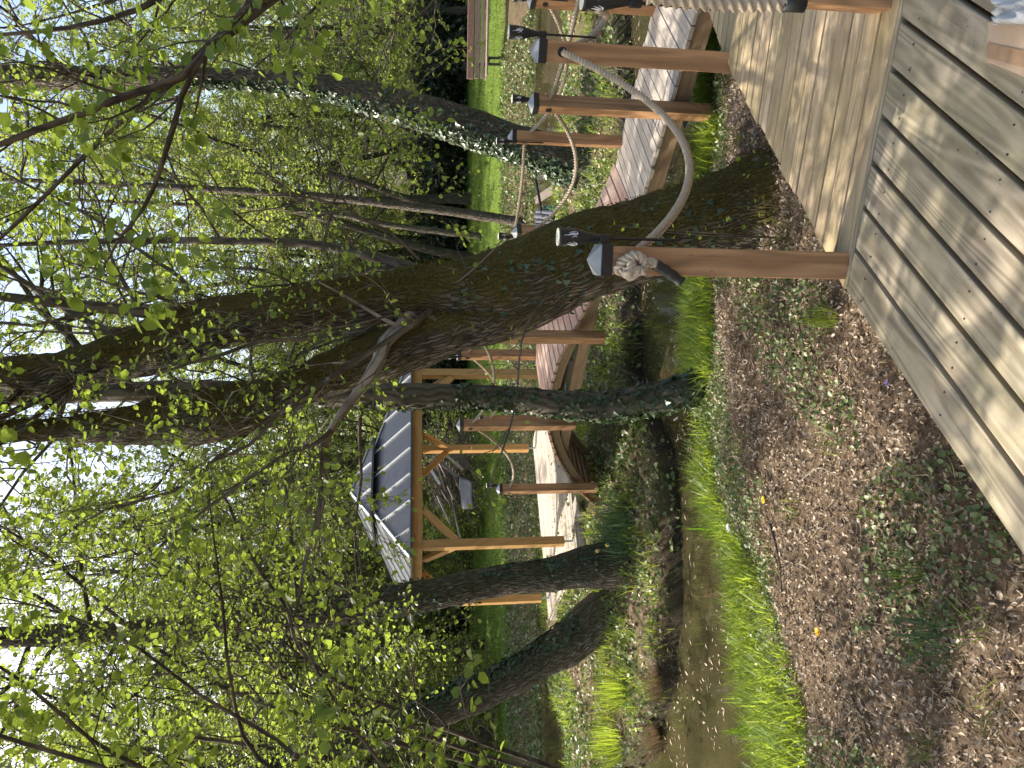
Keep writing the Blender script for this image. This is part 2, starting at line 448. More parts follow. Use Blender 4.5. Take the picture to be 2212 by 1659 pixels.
# ------------------------------------------------------------------ terrain and water
WZ = -1.15
def _curve(px, z=WZ):
    a = sorted(((p.x, p.y) for p in (G(x, y, z) for x, y in px)))
    return np.array([q[0] for q in a]), np.array([q[1] for q in a])
c_near = _curve([(x_ + 42, y_) for x_, y_ in [(1640, 1585), (1606, 1448), (1586, 1303), (1553, 1150), (1505, 1034), (1488, 850), (1483, 700), (1485, 560), (1500, 420), (1510, 250), (1500, 100), (1480, -100)]])
c_far = _curve([(1395, 1660), (1453, 1523), (1465, 1407), (1480, 1324), (1474, 1138), (1461, 972), (1420, 900), (1388, 800), (1385, 500), (1376, 300), (1367, 100), (1355, -100)])
c_far = (np.r_[-8.5, -7.0, c_far[0]], np.r_[12.5, 11.2, c_far[1]])
c_back = _curve([(1243, 1518), (1210, 1440), (1197, 1300), (1188, 1000), (1193, 700), (1215, 500), (1236, 330), (1240, 0), (1244, -150)])
c_back = (np.r_[-8.5, -7.0, c_back[0]], np.r_[12.6, 11.6, c_back[1]])
c_lawn = _curve([(1168, 1660), (1165, 1400), (1158, 1100), (1154, 500), (1150, 0), (1149, -150)])
def sm(t):
    t = np.clip(t, 0, 1); return t * t * (3 - 2 * t)
def ground_z(x, y):
    x = np.asarray(x, float); y = np.asarray(y, float)
    yn = np.interp(x, *c_near); yf = np.interp(x, *c_far); yb = np.interp(x, *c_back); yl = np.interp(x, *c_lawn)
    near = WZ - .04 + np.minimum(.06 + .27 * (yn - y) + .10 * sm((yn - y) / .35), .70 + .05 * sm((yn - y - 3) / 3))
    w1 = WZ - .05 - .4 * np.sin(np.pi * np.clip((y - yn) / np.maximum(yf - yn, .1), 0, 1))
    ti = np.minimum(y - yf, yb - y)
    isl = WZ - .04 + .20 * sm(ti / .18) + .16 * sm(ti / 1.4) + .03 * np.clip(ti - 1, 0, 2)
    w2 = WZ - .05 - .4 * np.sin(np.pi * np.clip((y - yb) / np.maximum(yl - yb, .1), 0, 1))
    law = WZ - .04 + .40 * sm((y - yl) / 3.0) + .006 * np.clip(y - yl - 3, 0, 60)
    z = np.where(y < yn, near, np.where(y < yf, w1, np.where(y < yb, isl, np.where(y < yl, w2, law))))
    b = .022 * np.sin(x * 5.1 + 1.3 * np.sin(y * 3.7)) * np.sin(y * 4.3 + x) + .012 * np.sin(x * 13 + 2 * np.sin(y * 11))
    dry = np.minimum(np.minimum(np.abs(y - yn), np.abs(y - yf)), np.minimum(np.abs(y - yb), np.abs(y - yl)))
    return z + b * sm(dry / .5)
def gz(x, y): return float(ground_z(x, y))
def on_ground(x, y, it=14):
    """where a sight line lands on the terrain (upper surface or water)"""
    d = ray(x, y); t = 1.0
    while t < 90:
        p = EYE + d * t
        h = max(gz(p.x, p.y), WZ)
        if p.z <= h: break
        t += .02 + .15 * max(0, p.z - h)
    return Vector((p.x, p.y, h))

def _grid():
    xs = np.unique(np.concatenate([np.linspace(-150, -14, 28), np.linspace(-14, -6, 26), np.linspace(-6, 8, 118), np.linspace(8, 18, 28), np.linspace(18, 150, 28)]))
    ys = np.unique(np.concatenate([np.linspace(-25, .5, 14), np.linspace(.5, 19, 156), np.linspace(19, 40, 40), np.linspace(40, 200, 24)]))
    X, Y = np.meshgrid(xs, ys); Z = ground_z(X, Y)
    nx, ny = len(xs), len(ys)
    me = bpy.data.meshes.new("ground")
    idx = np.arange(nx * ny).reshape(ny, nx)
    fc = np.stack([idx[:-1, :-1], idx[:-1, 1:], idx[1:, 1:], idx[1:, :-1]], -1).reshape(-1, 4)
    me.from_pydata(np.stack([X, Y, Z], -1).reshape(-1, 3).tolist(), [], fc.tolist())
    me.polygons.foreach_set("use_smooth", [True] * len(fc))
    yn = np.interp(X, *c_near); yf = np.interp(X, *c_far); yb = np.interp(X, *c_back); yl = np.interp(X, *c_lawn)
    green = np.where(Y < yn, .35 + .35 * np.exp(-((yn - Y - .7) / .6) ** 2) - .25 * sm((yn - Y - 1.3) / .8), np.where(Y < yf, 0, np.where(Y < yb, .42, .35)))
    lawn = sm((Y - yl - 1.9) / 1.4)
    dw = np.minimum(np.minimum(np.abs(Y - yn) + .1, np.abs(Y - yf)), np.minimum(np.abs(Y - yb), np.abs(Y - yl)))
    wet_shade = np.where(((Y > yn) & (Y < yf)) | ((Y > yb) & (Y < yl)), 1, np.exp(-(dw / .20) ** 2))  # waterline soil darkened for wet mud and for the undercut bank's shade
    for n_, a_ in (("green", green), ("lawn", lawn), ("wet_shade", wet_shade)):
        at_ = me.attributes.new(n_, 'FLOAT', 'POINT'); at_.data.foreach_set("value", a_.reshape(-1).astype(np.float32))
    me.materials.append(m_ground)
    o = bpy.data.objects.new("ground", me); COL.objects.link(o)
    return tag(o, "leaf-strewn woodland ground with mossy stream banks and a lawn beyond", "ground", kind="structure")
_grid()
w = MB(); w.v = [(-60, 3, WZ), (60, 3, WZ), (60, 26, WZ), (-60, 26, WZ)]; w.face([0, 1, 2, 3])
tag(w.build("water", m_water), "still brown water of the garden stream and pond", "water", kind="structure")

# ------------------------------------------------------------------ the deck we stand on
V2 = lambda p: Vector((p[0], p[1]))
e0 = V2(G(1822, 619)); e1 = V2(G(2085, 1012))
dk = (e0 - e1).normalized()                      # along the planks, away from us
s0 = V2(G(1838.5, 537)); s1 = V2(G(1938, 35))
sd = (s1 - s0).normalized()                      # along the seam, towards the right
def isect(p, d, q, e):
    den = d.x * e.y - d.y * e.x; w_ = q - p
    return p + d * ((w_.x * e.y - w_.y * e.x) / den)
corner = isect(e0, dk, s0, sd)
pn = Vector((dk.y, -dk.x))                       # across the planks, to the right
g6 = isect(s0, sd, V2(G(1938, 35)), dk)
pitch_w = (g6 - corner).dot(pn) / 6.0
gap = .0165
deck = thing("viewing_deck", "weathered grey timber deck of wide diagonal planks with dark gaps in the foreground", "deck", (corner.x, corner.y, 0))
b = MB()
for i in range(-0, 17):
    w0 = i * pitch_w + (0 if i == 0 else gap / 2); w1 = (i + 1) * pitch_w - gap / 2
    a = corner + pn * w0; c = corner + pn * w1
    end_a = isect(a, dk, corner - Vector((-sd.y, sd.x)) * .020, sd); end_c = isect(c, dk, corner - Vector((-sd.y, sd.x)) * .020, sd)
    L = 5.2
    p = [end_a - dk * L, end_c - dk * L, end_c, end_a]
    p = [(q.x, q.y) for q in p]
    if True:
        r = rng.random(); n0 = len(b.v)
        z1 = rng.uniform(-.0015, .0015)
        b.v += [(q[0], q[1], -.034) for q in p] + [(q[0], q[1], z1) for q in p]
        uo, vo = r * 37, r * 91 + i * 3
        W = w1 - w0
        top = [(uo, vo), (uo, vo + W), (uo + L, vo + W), (uo + L, vo)]
        b.face([n0+4, n0+5, n0+6, n0+7], top, r)
        for q in range(4):
            b.face([n0+q, n0+(q+1) % 4, n0+4+(q+1) % 4, n0+4+q], [(uo, vo), (uo+.1, vo), (uo+.1, vo+.03), (uo, vo+.03)], r)
pl = put(b.build("planks", m_deck, bevel=.003), deck)
hb = MB()
nrm_s = Vector((-sd.y, sd.x))
hb.bar((corner.x - nrm_s.x * .0095 + sd.x * -.005, corner.y - nrm_s.y * .0095 - sd.y * .005, -.017), (corner.x + sd.x * 2.6 - nrm_s.x * .0095, corner.y + sd.y * 2.6 - nrm_s.y * .0095, -.017), .016, .0345)
put(hb.build("end_batten", m_deck, bevel=.002), deck)
for k in range(9):
    q = corner - nrm_s * (.12 + k * .48); jb = MB()
    jb.bar((q.x + .12 * sd.x, q.y + .12 * sd.y, -.105), (q.x + sd.x * 2.6, q.y + sd.y * 2.6, -.105), .05, .13)
    put(jb.build("joist", m_scrap), deck)
# nail heads, in pairs over each joist
nb = MB(); nb.lathe([(.0032, -.002), (.0032, .0012)], 6); nail0 = None
for k in range(4):
    for i in range(9):
        for s_ in (.25, .75):
            q = isect(corner + pn * ((i + s_) * pitch_w), dk, corner - nrm_s * (.12 + k * .48), sd)
            if nail0 is None: nail = nail0 = nb.build("nail", m_black)
            else: nail = nail0.copy(); COL.objects.link(nail)
            put(nail, deck); nail.location = (q.x + rng.uniform(-.006, .006), q.y + rng.uniform(-.006, .006), 0)

# the paler deck of narrow boards beyond the seam
far_c = V2(G(1572, 143)); far_d = V2(G(1530, 27))
deck2 = thing("side_deck", "pale sunlit deck of narrow boards stained green along its edge beyond the seam", "deck", (far_c.x, far_c.y, 0))
b = MB()
edge_d = (far_c - corner).normalized()
back_d = (far_d - far_c).normalized()
nb_w = .094
depth = (far_c - corner).dot(nrm_s)
k = 0; pos = .004
while pos < 2.4:
    wdt = nb_w * rng.choice([1, 1, 1, .82, .7])
    g_ = rng.choice([.006, .007, .010])
    lo, hi = pos, pos + wdt - g_
    def cut(h):
        q = corner + nrm_s * h
        a_ = isect(q, sd, corner, edge_d) if h <= depth else isect(q, sd, far_c, back_d)
        return a_
    j_ = rng.uniform(-.012, .012)
    A, B_ = cut(lo) + sd * j_, cut(hi) + sd * j_
    C_, D_ = isect(corner + nrm_s * hi, sd, corner + sd * 3.4, nrm_s), isect(corner + nrm_s * lo, sd, corner + sd * 3.4, nrm_s)
    if (C_ - B_).dot(sd) > .1:
        z1 = rng.uniform(-.002, .002)
        b.hexa([(*A, -.03), (*D_, -.03), (*C_, -.03), (*B_, -.03), (*A, z1), (*D_, z1), (*C_, z1), (*B_, z1)], W=hi - lo)
    pos += wdt
put(b.build("planks", m_deck2, bevel=.003), deck2)
for off in (.07, .75, 1.5, 2.3):
    jb = MB()
    a_ = corner + edge_d * .06 + sd * off; c_ = corner + edge_d * ((far_c - corner).length - .05) + sd * off
    jb.bar((*a_, -.1), (*c_, -.1), .05, .14)
    put(jb.build("joist", m_beam), deck2)
jb = MB()
a_ = far_c - nrm_s * .05 + sd * .03; c_ = a_ + back_d * 2.2
jb.bar((*a_, -.1), (*c_, -.1), .045, .14)
put(jb.build("rim_board", m_beam), deck2)

# ------------------------------------------------------------------ straight boardwalk
BZ = -.34
n0 = G(1498.6, 30, BZ); n1 = G(1375, 463, BZ); f0 = G(1415, 20, BZ); f1 = G(1325, 363, BZ)
t_b = V2(n1 - n0).normalized()
q_b = Vector((t_b.y, -t_b.x))                    # away from us, across the walk
if q_b.y < 0: q_b = -q_b
wid = ((V2(f0) - V2(n0)).dot(q_b) + (V2(f1) - V2(n0)).dot(q_b)) / 2
Nst = V2(n0) - t_b * 1.3
Lst = (V2(n1) - Nst).dot(t_b) + .12
# board slant, read from the board lines
bd0 = V2(G((1800 + 1330/1.62)/1.852, (100/1.62)/1.852, BZ)); bd1 = V2(G((1800 + 1530/1.62)/1.852, (250/1.62)/1.852, BZ))
walk = thing("boardwalk", "straight silvery boardwalk on a larch beam over the stream, just below the deck", "boardwalk", (n0.x, n0.y, BZ))
b = MB(); s = 0.0
slant = Vector((q_b * .94 + t_b * -.12)).normalized()
while s < Lst:
    bw = rng.choice([.095, .10, .11, .09])
    a_ = Nst + t_b * (s + .0035); c_ = Nst + t_b * (s + bw - .0035)
    j1 = rng.uniform(-.02, .02) - .03; j2 = wid + rng.uniform(-.01, .05)
    P_ = [a_ + q_b * j1, c_ + q_b * j1, c_ + q_b * j2, a_ + q_b * j2]
    z1 = BZ + rng.uniform(-.003, .003)
    P_ = [P_[0], P_[3], P_[2], P_[1]]
    P_ = P_[::-1] if True else P_
    # u along the board
    b.hexa([(*P_[3], BZ - .03), (*P_[2], BZ - .03), (*P_[1], BZ - .03), (*P_[0], BZ - .03), (*P_[3], z1), (*P_[2], z1), (*P_[1], z1), (*P_[0], z1)], L=wid, W=bw)
    s += bw
o = b.build("planks", m_walk, bevel=.003); put(o, walk)
for off in (.03, wid - .05):
    bm_ = MB()
    a_ = Nst + q_b * off; c_ = a_ + t_b * (Lst - .02)
    bm_.bar((*a_, BZ - .031 - .065), (*c_, BZ - .031 - .065), .06, .13)
    put(bm_.build("side_beam", m_beam, bevel=.003), walk)
# galvanised screw foot under the walk
fp = G(1475, 248, BZ - .2)
fb = MB()
zb_ = gz(fp.x, fp.y) - .1
tm = Matrix.Translation((fp.x, fp.y + .05, 0))
fb.lathe([(.036, zb_), (.036, BZ - .26)], 14, tm); fb.lathe([(.075, BZ - .26), (.075, BZ - .245)], 16, tm)
fb.lathe([(.014, BZ - .245), (.014, BZ - .17)], 8, tm); fb.lathe([(.026, BZ - .225), (.026, BZ - .205)], 6, tm)
pa = V2(fp) + Vector((0, .05))
fb.bar((pa.x - t_b.x * .1, pa.y - t_b.y * .1, BZ - .165), (pa.x + t_b.x * .1, pa.y + t_b.y * .1, BZ - .165), .09, .007)
fb.bar((pa.x - t_b.x * .1 - q_b.x * .055, pa.y - t_b.y * .1 - q_b.y * .055, BZ - .115), (pa.x + t_b.x * .1 - q_b.x * .055, pa.y + t_b.y * .1 - q_b.y * .055, BZ - .115), .007, .1)
put(fb.build("steel_foot", m_galv, bevel=.002), walk)

# ------------------------------------------------------------------ arched bridge
foot = G(1287, 1096, -.74)
E0 = V2(n1); dA = (V2(foot) - E0).normalized()
qA = Vector((dA.y, -dA.x))
if qA.y < 0: qA = -qA
def on_plane(x, y, off=0.0):                    # sight line against the vertical plane of the near edge
    d = ray(x, y); P0 = E0 + qA * off
    t = P0.dot(qA) / (d.x * qA.x + d.y * qA.y)
    p = EYE + d * t
    return (V2(p) - E0).dot(dA), p.z
prof = [on_plane(x, y) for x, y in [(1275, 652), (1225, 726), (1202, 775), (1185, 839), (1184, 901), (1194, 967), (1217, 1022), (1252, 1064), (1287, 1096)]]
prof = [(-.06, BZ), (.25, BZ + .06)] + prof
print("ARCH", [(round(a, 2), round(z, 2)) for a, z in prof])
ps = np.array([p[0] for p in prof]); pz = np.array([p[1] for p in prof])
cf = np.polyfit(ps, pz, 4)
Send = ps[-1]
def az_(s): return float(np.polyval(cf, s))
WA = .92
bridge = thing("arched_bridge", "arched footbridge with reddish boards rising from the boardwalk to the pavilion", "bridge", (E0.x, E0.y, BZ))
b = MB(); s = .0
while s < Send:
    bw = .118
    z0, z1 = az_(s + .009), az_(s + bw - .009)
    a_ = E0 + dA * (s + .009); c_ = E0 + dA * (s + bw - .009)
    j1 = rng.uniform(-.025, .01); j2 = WA + rng.uniform(-.01, .03)
    q = [(*(a_ + qA * j1), z0), (*(a_ + qA * j2), z0), (*(c_ + qA * j2), z1), (*(c_ + qA * j1), z1)]
    b.hexa([(x, y, z - .034) for x, y, z in q] + q, L=WA, W=bw)
    s += bw
o = b.build("planks", m_arch, bevel=.004); put(o, bridge)
for off in (.05, WA - .1):
    st = MB()
    pr = None
    for k in range(33):
        s = Send * k / 32
        c_ = E0 + dA * s + qA * off; z = az_(s) - .036
        sec = [(*c_, z - .10), (*(c_ + qA * .05), z - .10), (*(c_ + qA * .05), z), (*c_, z)]
        if pr:
            st.hexa([pr[0], sec[0], sec[1], pr[1], pr[3], sec[3], sec[2], pr[2]], r=.4)
        pr = sec
    put(st.build("curved_stringer", m_beam), bridge)
for off in (.115, WA - .16):
    a_ = E0 + dA * 1.0 + qA * off; c_ = E0 + dA * 3.35 + qA * off; tb = MB()
    tb.bar((*a_, -.155), (*c_, -.165), .06, .12)
    put(tb.build("tie_beam", m_beam), bridge)

# ------------------------------------------------------------------ pavilion and its platform
PF = -.65
Zc = 11.5
def rel(x, Zk): return Vector((x * Zc, Zk * Zc * 1.0))
Cx = V2(AT(766, 1063, Zc)); C2 = Vector((Cx.x, Zc))
va = Vector((.163, -.02)) * Zc; vb = Vector((-.045, -.140)) * Zc
EZ = ZV(891, Zc)                                 # eave height
postP = {'f': C2 + vb, 'b': C2 - vb, 'r': C2 + va, 'l': C2 - va}
plat = thing("pavilion_platform", "low pale timber platform under the pavilion roof at the end of the arched bridge", "platform", (C2.x, C2.y, PF))
k_ = 1.20
cr = {n: C2 + (p - C2) * k_ for n, p in postP.items()}
b = MB()
u_ = (cr['r'] - cr['f']); v_ = (cr['l'] - cr['f'])
ul = u_.length; ud = u_.normalized(); vl = v_.length; vd = v_.normalized()
s = 0.0
while s < vl:
    bw = .12
    a_ = cr['f'] + vd * (s + .003); c_ = cr['f'] + vd * min(s + bw - .003, vl)
    z1 = PF + rng.uniform(-.002, .002)
    q = [a_, a_ + ud * ul, c_ + ud * ul, c_]
    b.hexa([(p.x, p.y, PF - .03) for p in q] + [(p.x, p.y, z1) for p in q], L=ul, W=bw)
    s += bw
put(b.build("planks", m_walk, bevel=.003), plat)
def side(pa, pb, z=PF - .032 - .07, h=.14, out=.0):
    b = MB(); b.bar((*pa, z), (*pb, z), .045, h); put(b.build("fascia_board", m_walk, bevel=.003), plat)
side(cr['f'], cr['r']); side(cr['f'] + vd * .03, cr['l']); side(cr['l'], cr['b']); side(cr['r'], cr['b'])
for p in list(cr.values()) + [C2]:
    q = C2 + (p - C2) * .9; b = MB()
    b.lathe([(.04, gz(q.x, q.y) - .2), (.04, PF - .17)], 10, Matrix.Translation((q.x, q.y, 0)))
    put(b.build("steel_foot", m_galv), plat)
# step board in front of the platform
sa, sb = G(1240, 1072, PF), G(1213, 1158, PF)
b = MB()
d_ = V2(sb - sa).normalized(); o_ = Vector((-d_.y, d_.x))
if o_.y > 0: o_ = -o_
pa_, pb_ = V2(sa) + o_ * .30 - d_ * .05, V2(sb) + o_ * .30
b.bar((*pa_, PF - .085), (*pb_, PF - .085), .045, .15)
b.bar((*(pa_ - o_ * .15), PF - .02), (*(pb_ - o_ * .15), PF - .02), .26, .028)
put(b.build("step", m_walk, bevel=.003), plat)

gaz = thing("pavilion", "square open pavilion of golden pine with a two-tiered grey metal roof", "pavilion", (C2.x, C2.y, PF))
ang = math.atan2(ud.y, ud.x)
PW = .115
for n_, p in postP.items():
    m = MB()
    u2 = ud * PW / 2; v2 = vd * PW / 2
    ztop = EZ - .15; zb = PF + .13
    cs = [p - u2 - v2, p + u2 - v2, p + u2 + v2, p - u2 + v2]
    # u runs up the post
    lo = [(*c, zb) for c in cs]; hi = [(*c, ztop) for c in cs]
    m.hexa([lo[0], hi[0], hi[1], lo[1], lo[3], hi[3], hi[2], lo[2]])
    po = put(m.build("post", m_gaz, bevel=.004), gaz)
    m = MB(); tmx = Matrix.Translation((p.x, p.y, 0))
    m.lathe([(.055, PF + .001), (.055, PF + .008)], 12, tmx); m.lathe([(.016, PF + .008), (.016, zb - .005)], 10, tmx)
    m.build("post_foot", m_galv).parent = po
def lerp(a, b_, t): return a + (b_ - a) * t
ring = ['f', 'r', 'b', 'l']
for i in range(4):
    p, q = postP[ring[i]], postP[ring[(i + 1) % 4]]
    d = (q - p).normalized()
    m = MB(); lift = .0015 * (i % 2)
    ex = PW / 2 if i % 2 == 0 else -PW / 2 - .001
    m.bar((*(p - d * ex), EZ - .075 + lift), (*(q + d * ex), EZ - .075 + lift), .10, .145)
    put(m.build("top_beam", m_gaz, bevel=.004), gaz)
    for a_, c_ in ((p, d), (q, -d)):
        m = MB()
        m.bar((*(a_ + c_ * .06), EZ - .15 - .46), (*(a_ + c_ * .50), EZ - .15 - .02), .06, .10)
        put(m.build("brace", m_gaz, bevel=.003), gaz)
# roof
rs = 1.17
def corners(k, z): return [Vector((*(C2 + (postP[n] - C2) * k), z)) for n in ring]
AP = ZV(766, Zc)
def roof(k0, z0, k1, z1, name, seams, thick=.03):
    lo = corners(k0, z0); hi = corners(k1, z1)
    m = MB()
    for i in range(4):
        j = (i + 1) % 4
        n0_ = len(m.v)
        m.v += [tuple(lo[i]), tuple(lo[j]), tuple(hi[j]), tuple(hi[i])] + [tuple(p - Vector((0, 0, thick))) for p in (lo[i], lo[j], hi[j], hi[i])]
        m.face([n0_, n0_+1, n0_+2, n0_+3]); m.face([n0_+7, n0_+6, n0_+5, n0_+4]); m.face([n0_+4, n0_+5, n0_+1, n0_])
    ro = put(m.build(name, m_roof), gaz)
    m = MB()
    for i in range(4):
        j = (i + 1) % 4
        e = lo[j] - lo[i]; el = e.length; ed = e / el
        mid = (lo[i] + lo[j]) / 2; top = (hi[i] + hi[j]) / 2
        ht = hi[j] - hi[i]
        slope = (top - mid)
        nn = ed.cross(slope).normalized()
        if nn.z < 0: nn = -nn
        step = .44; ns = int(el / step)
        for s_ in range(1, ns + 1):
            x_ = -el / 2 + el * s_ / (ns + 1)
            half = el / 2; hh = ht.length / 2
            f_ = 1.0 if abs(x_) <= hh else (half - abs(x_)) / (half - hh)
            a_ = mid + ed * x_ + nn * .008; c_ = a_ + slope * f_
            m.bar(a_, c_, .010, .026, up=nn, r=.5)
        m.bar(lo[i] + nn * .006, hi[i] + nn * .006 + Vector((0, 0, .001)), .05, .02, up=Vector((0, 0, 1)), r=.5)
    m.build("seams", m_seam).parent = ro
    return ro
ztier = ZV(803, Zc)
kt = .40
def rz(k): return EZ + .02 + (AP - .06 - EZ) * (rs - k) / rs
roof(rs, EZ + .02, kt * .84, rz(kt * .84), "lower_roof", True)
roof(kt * rs, rz(kt * rs) + .09, .012, AP + .05, "upper_roof", True)
m = MB()
lo = corners(kt * .84, rz(kt * .84) - .02); hi = corners(kt * .84, rz(kt * rs) + .16)
for i in range(4):
    j = (i + 1) % 4; n0_ = len(m.v); m.v += [tuple(lo[i]), tuple(lo[j]), tuple(hi[j]), tuple(hi[i])]; m.face([n0_, n0_+1, n0_+2, n0_+3])
put(m.build("vent_collar", m_black), gaz)

# ------------------------------------------------------------------ rope posts, torches
def rope_post(label, base, azim, ztop, zbot, hole=None, w_=.098):
    """base: xy; azim: heading of the face turned to us (deg, 0 = towards us, + = to the right)"""
    a = R(azim); fn = Vector((math.sin(a), -math.cos(a))); rt = Vector((math.cos(a), math.sin(a)))
    p = Vector((base[0], base[1]))
    t = thing("rope_post", label, "post", (p.x, p.y, zbot), "posts carrying the rope handrail")
    m = MB(); h = w_ / 2
    cs = [p - rt * h + fn * h, p + rt * h + fn * h, p + rt * h - fn * h, p - rt * h - fn * h]
    lo = [(*c, zbot) for c in cs]; hi = [(*c, ztop) for c in cs]
    m.hexa([lo[0], hi[0], hi[1], lo[1], lo[3], hi[3], hi[2], lo[2]])
    put(m.build("shaft", m_post, bevel=.004), t)
    m = MB(); h2 = h + .006
    cs = [p - rt * h2 + fn * h2, p + rt * h2 + fn * h2, p + rt * h2 - fn * h2, p - rt * h2 - fn * h2]
    m.hexa([(*c, ztop - .028) for c in cs] + [(*c, ztop + .012) for c in cs], r=.5)
    put(m.build("cap_collar", m_black, bevel=.003), t)
    m = MB(); n0_ = len(m.v)
    h3 = h2 - .001
    cs = [p - rt * h3 + fn * h3, p + rt * h3 + fn * h3, p + rt * h3 - fn * h3, p - rt * h3 - fn * h3]
    m.v += [(*c, ztop + .0125) for c in cs] + [(p.x, p.y, ztop + .052)]
    for i in range(4): m.face([n0_+i, n0_+(i+1) % 4, n0_+4])
    put(m.build("cap_top", m_cap), t)
    if hole is not None:
        for f_ in (fn, -fn) if hole == 'f' else (rt, -rt):
            m = MB()
            q = Vector((*(p + f_ * (h + .0015)), ztop - .105))
            rot = Vector((0, 0, 1)).rotation_difference(Vector((*f_, 0))).to_matrix().to_4x4()
            m.lathe([(.024, -.004), (.024, .0)], 16, Matrix.Translation(q) @ rot)
            put(m.build("rope_hole", m_black), t)
    return dict(p=p, fn=fn, rt=rt, top=ztop, w=w_)

def torch(label, post, side_dir, zrel=.0, sc=.69, front=None):
    zrel = zrel if zrel < -.5 else .015
    """solar torch in a clip on a post's flank; front: the heading the flames face"""
    p = post['p'] + side_dir * (post['w'] / 2 + .026)
    z = post['top'] + zrel
    t = thing("solar_torch", label, "torch", (p.x, p.y, z), "black solar torches clipped to the rope posts")
    T = Matrix.Translation((p.x, p.y, z)) @ Matrix.Scale(sc, 4)
    m = MB(); m.lathe([(.0075, -.42), (.0075, -.05), (.012, -.045), (.016, .0), (.020, .02), (.041, .105)], 20, T)
    put(m.build("stem_and_cone", m_black, smooth=False), t)
    m = MB(); m.lathe([(.0415, .1045), (.048, .198), (.046, .205)], 24, T)
    sh = put(m.build("lamp_shade", m_black), t)
    m = MB(); m.lathe([(.0445, .2052), (.0445, .208), (.03, .2095)], 24, T)
    put(m.build("solar_top", m_cream), t)
    m = MB(); q = Vector((p.x, p.y, z - .035 * sc))
    m.lathe([(.015, -.019), (.015, .019)], 14, Matrix.Translation(q))
    m.bar((*(p - side_dir * .032), q.z), (*p, q.z), .036, .032)
    put(m.build("clip", m_black, bevel=.002), t)
    # flame cutouts on the shade, three round it
    m = MB()
    base_a = math.atan2(-p.y, -p.x) if front is None else front
    for k in range(5):
        a0 = base_a + (k - 0) * 2 * math.pi / 5 + .3
        for (da, z0, z1, wd) in ((0, .116, .168, .13), (.25, .122, .160, .06), (-.24, .116, .146, .055), (.12, .110, .122, .15), (-.12, .165, .186, .035), (.36, .112, .14, .04)):
            n0_ = len(m.v); nn = 7
            for i in range(nn):
                f_ = i / (nn - 1); zz = z0 + (z1 - z0) * f_
                rr = .0415 + (zz - .1045) / (.198 - .1045) * .0065 + .0009
                wv = wd * math.sin(math.pi * (f_ * .82 + .10)) * (1 - .35 * f_); sh_ = .10 * math.sin(f_ * 4.2 + k)
                for sg in (-1, 1):
                    aa = a0 + da + sh_ + sg * wv
                    m.v.append(tuple(T @ Vector((rr * math.cos(aa), rr * math.sin(aa), zz))))
            for i in range(nn - 1):
                m.face([n0_ + 2*i, n0_ + 2*i+1, n0_ + 2*i+3, n0_ + 2*i+2])
    m.build("flame_cutouts", m_flame).parent = sh
    return p, z

def post_at(px_y, px_base, zdeck, back, azim, px_apex, label, below, hole='s', toward=None):
    g = G(px_base, px_y, zdeck)
    p = V2(g) + (toward if toward is not None else Vector((0, 1))) * back
    apex = ZV(px_apex, p.y)
    return rope_post(label, p, azim, apex - .052, zdeck - below, hole)
P = {}
P['n'] = post_at(579, 1831, 0, .052, -11, 1267, "orange-brown rope post with a big rope knot at the tip of the foreground deck", .30, None, nrm_s)
P['0'] = post_at(-16, 1934, 0, .056, -19, 1314, "rope post at the picture's edge with thick rope hanging down it onto the deck", .30, None, nrm_s)
P['2'] = post_at(133, 1575, 0, .07, -24, 1143, "single-faced rope post at the outer corner of the pale side deck", .30, 'f', Vector((.35, .94)))
P['1'] = post_at(21, 1415, BZ, .05, 14, 1135, "rope post on the far side of the straight boardwalk nearest the picture's edge", .2, 's', q_b)
P['3'] = post_at(228, 1442, BZ, -.075, 12, 1139, "rope post running below the near side beam of the straight boardwalk", .31, 's', q_b)
P['4'] = post_at(313, 1343, BZ, .05, -3, 1096, "rope post across the straight boardwalk in front of the curving ivy-clad tree", .2, 's', q_b)
P['5'] = post_at(502, 1368, BZ, -.05, 33, 1105, "rope post half hidden by the mossy forked trunk where the arched bridge begins", .28, 's', q_b)
def arch_post(px_y, off, azim, label, below, apex=None, toph=1.02):
    d = ray(1200, px_y); P0 = E0 + qA * off
    t = P0.dot(qA) / (d.x * qA.x + d.y * qA.y)
    xy = V2(EYE + d * t); s = (xy - E0).dot(dA); z = az_(s)
    top = ZV(apex, xy.y) - .052 if apex else z + toph
    print("ARCHPOST", px_y, 's', round(s, 2), 'deck z', round(z, 2), 'top above', round(top - z, 2), 'Y', round(xy.y, 2))
    return rope_post(label, xy, azim, top, z - below, 's')
P['a'] = arch_post(728, -.065, 38, "near rope post of the arched bridge closest to the mossy forked trunk", .33, None)
P['d'] = arch_post(917, -.065, 36, "near rope post at the crest of the arched bridge beside the thin ivy-clad tree", .32, 985)
P['e'] = arch_post(1055, -.065, 32, "near rope post at the pavilion foot of the arched bridge", .30, 1071)
P['b'] = arch_post(767, WA + .065, 30, "far rope post of the arched bridge with a torch, seen behind the forked trunk", .2, 981)
P['c'] = arch_post(907, WA + .065, 30, "far rope post of the arched bridge hidden behind the crest post", .2, None)

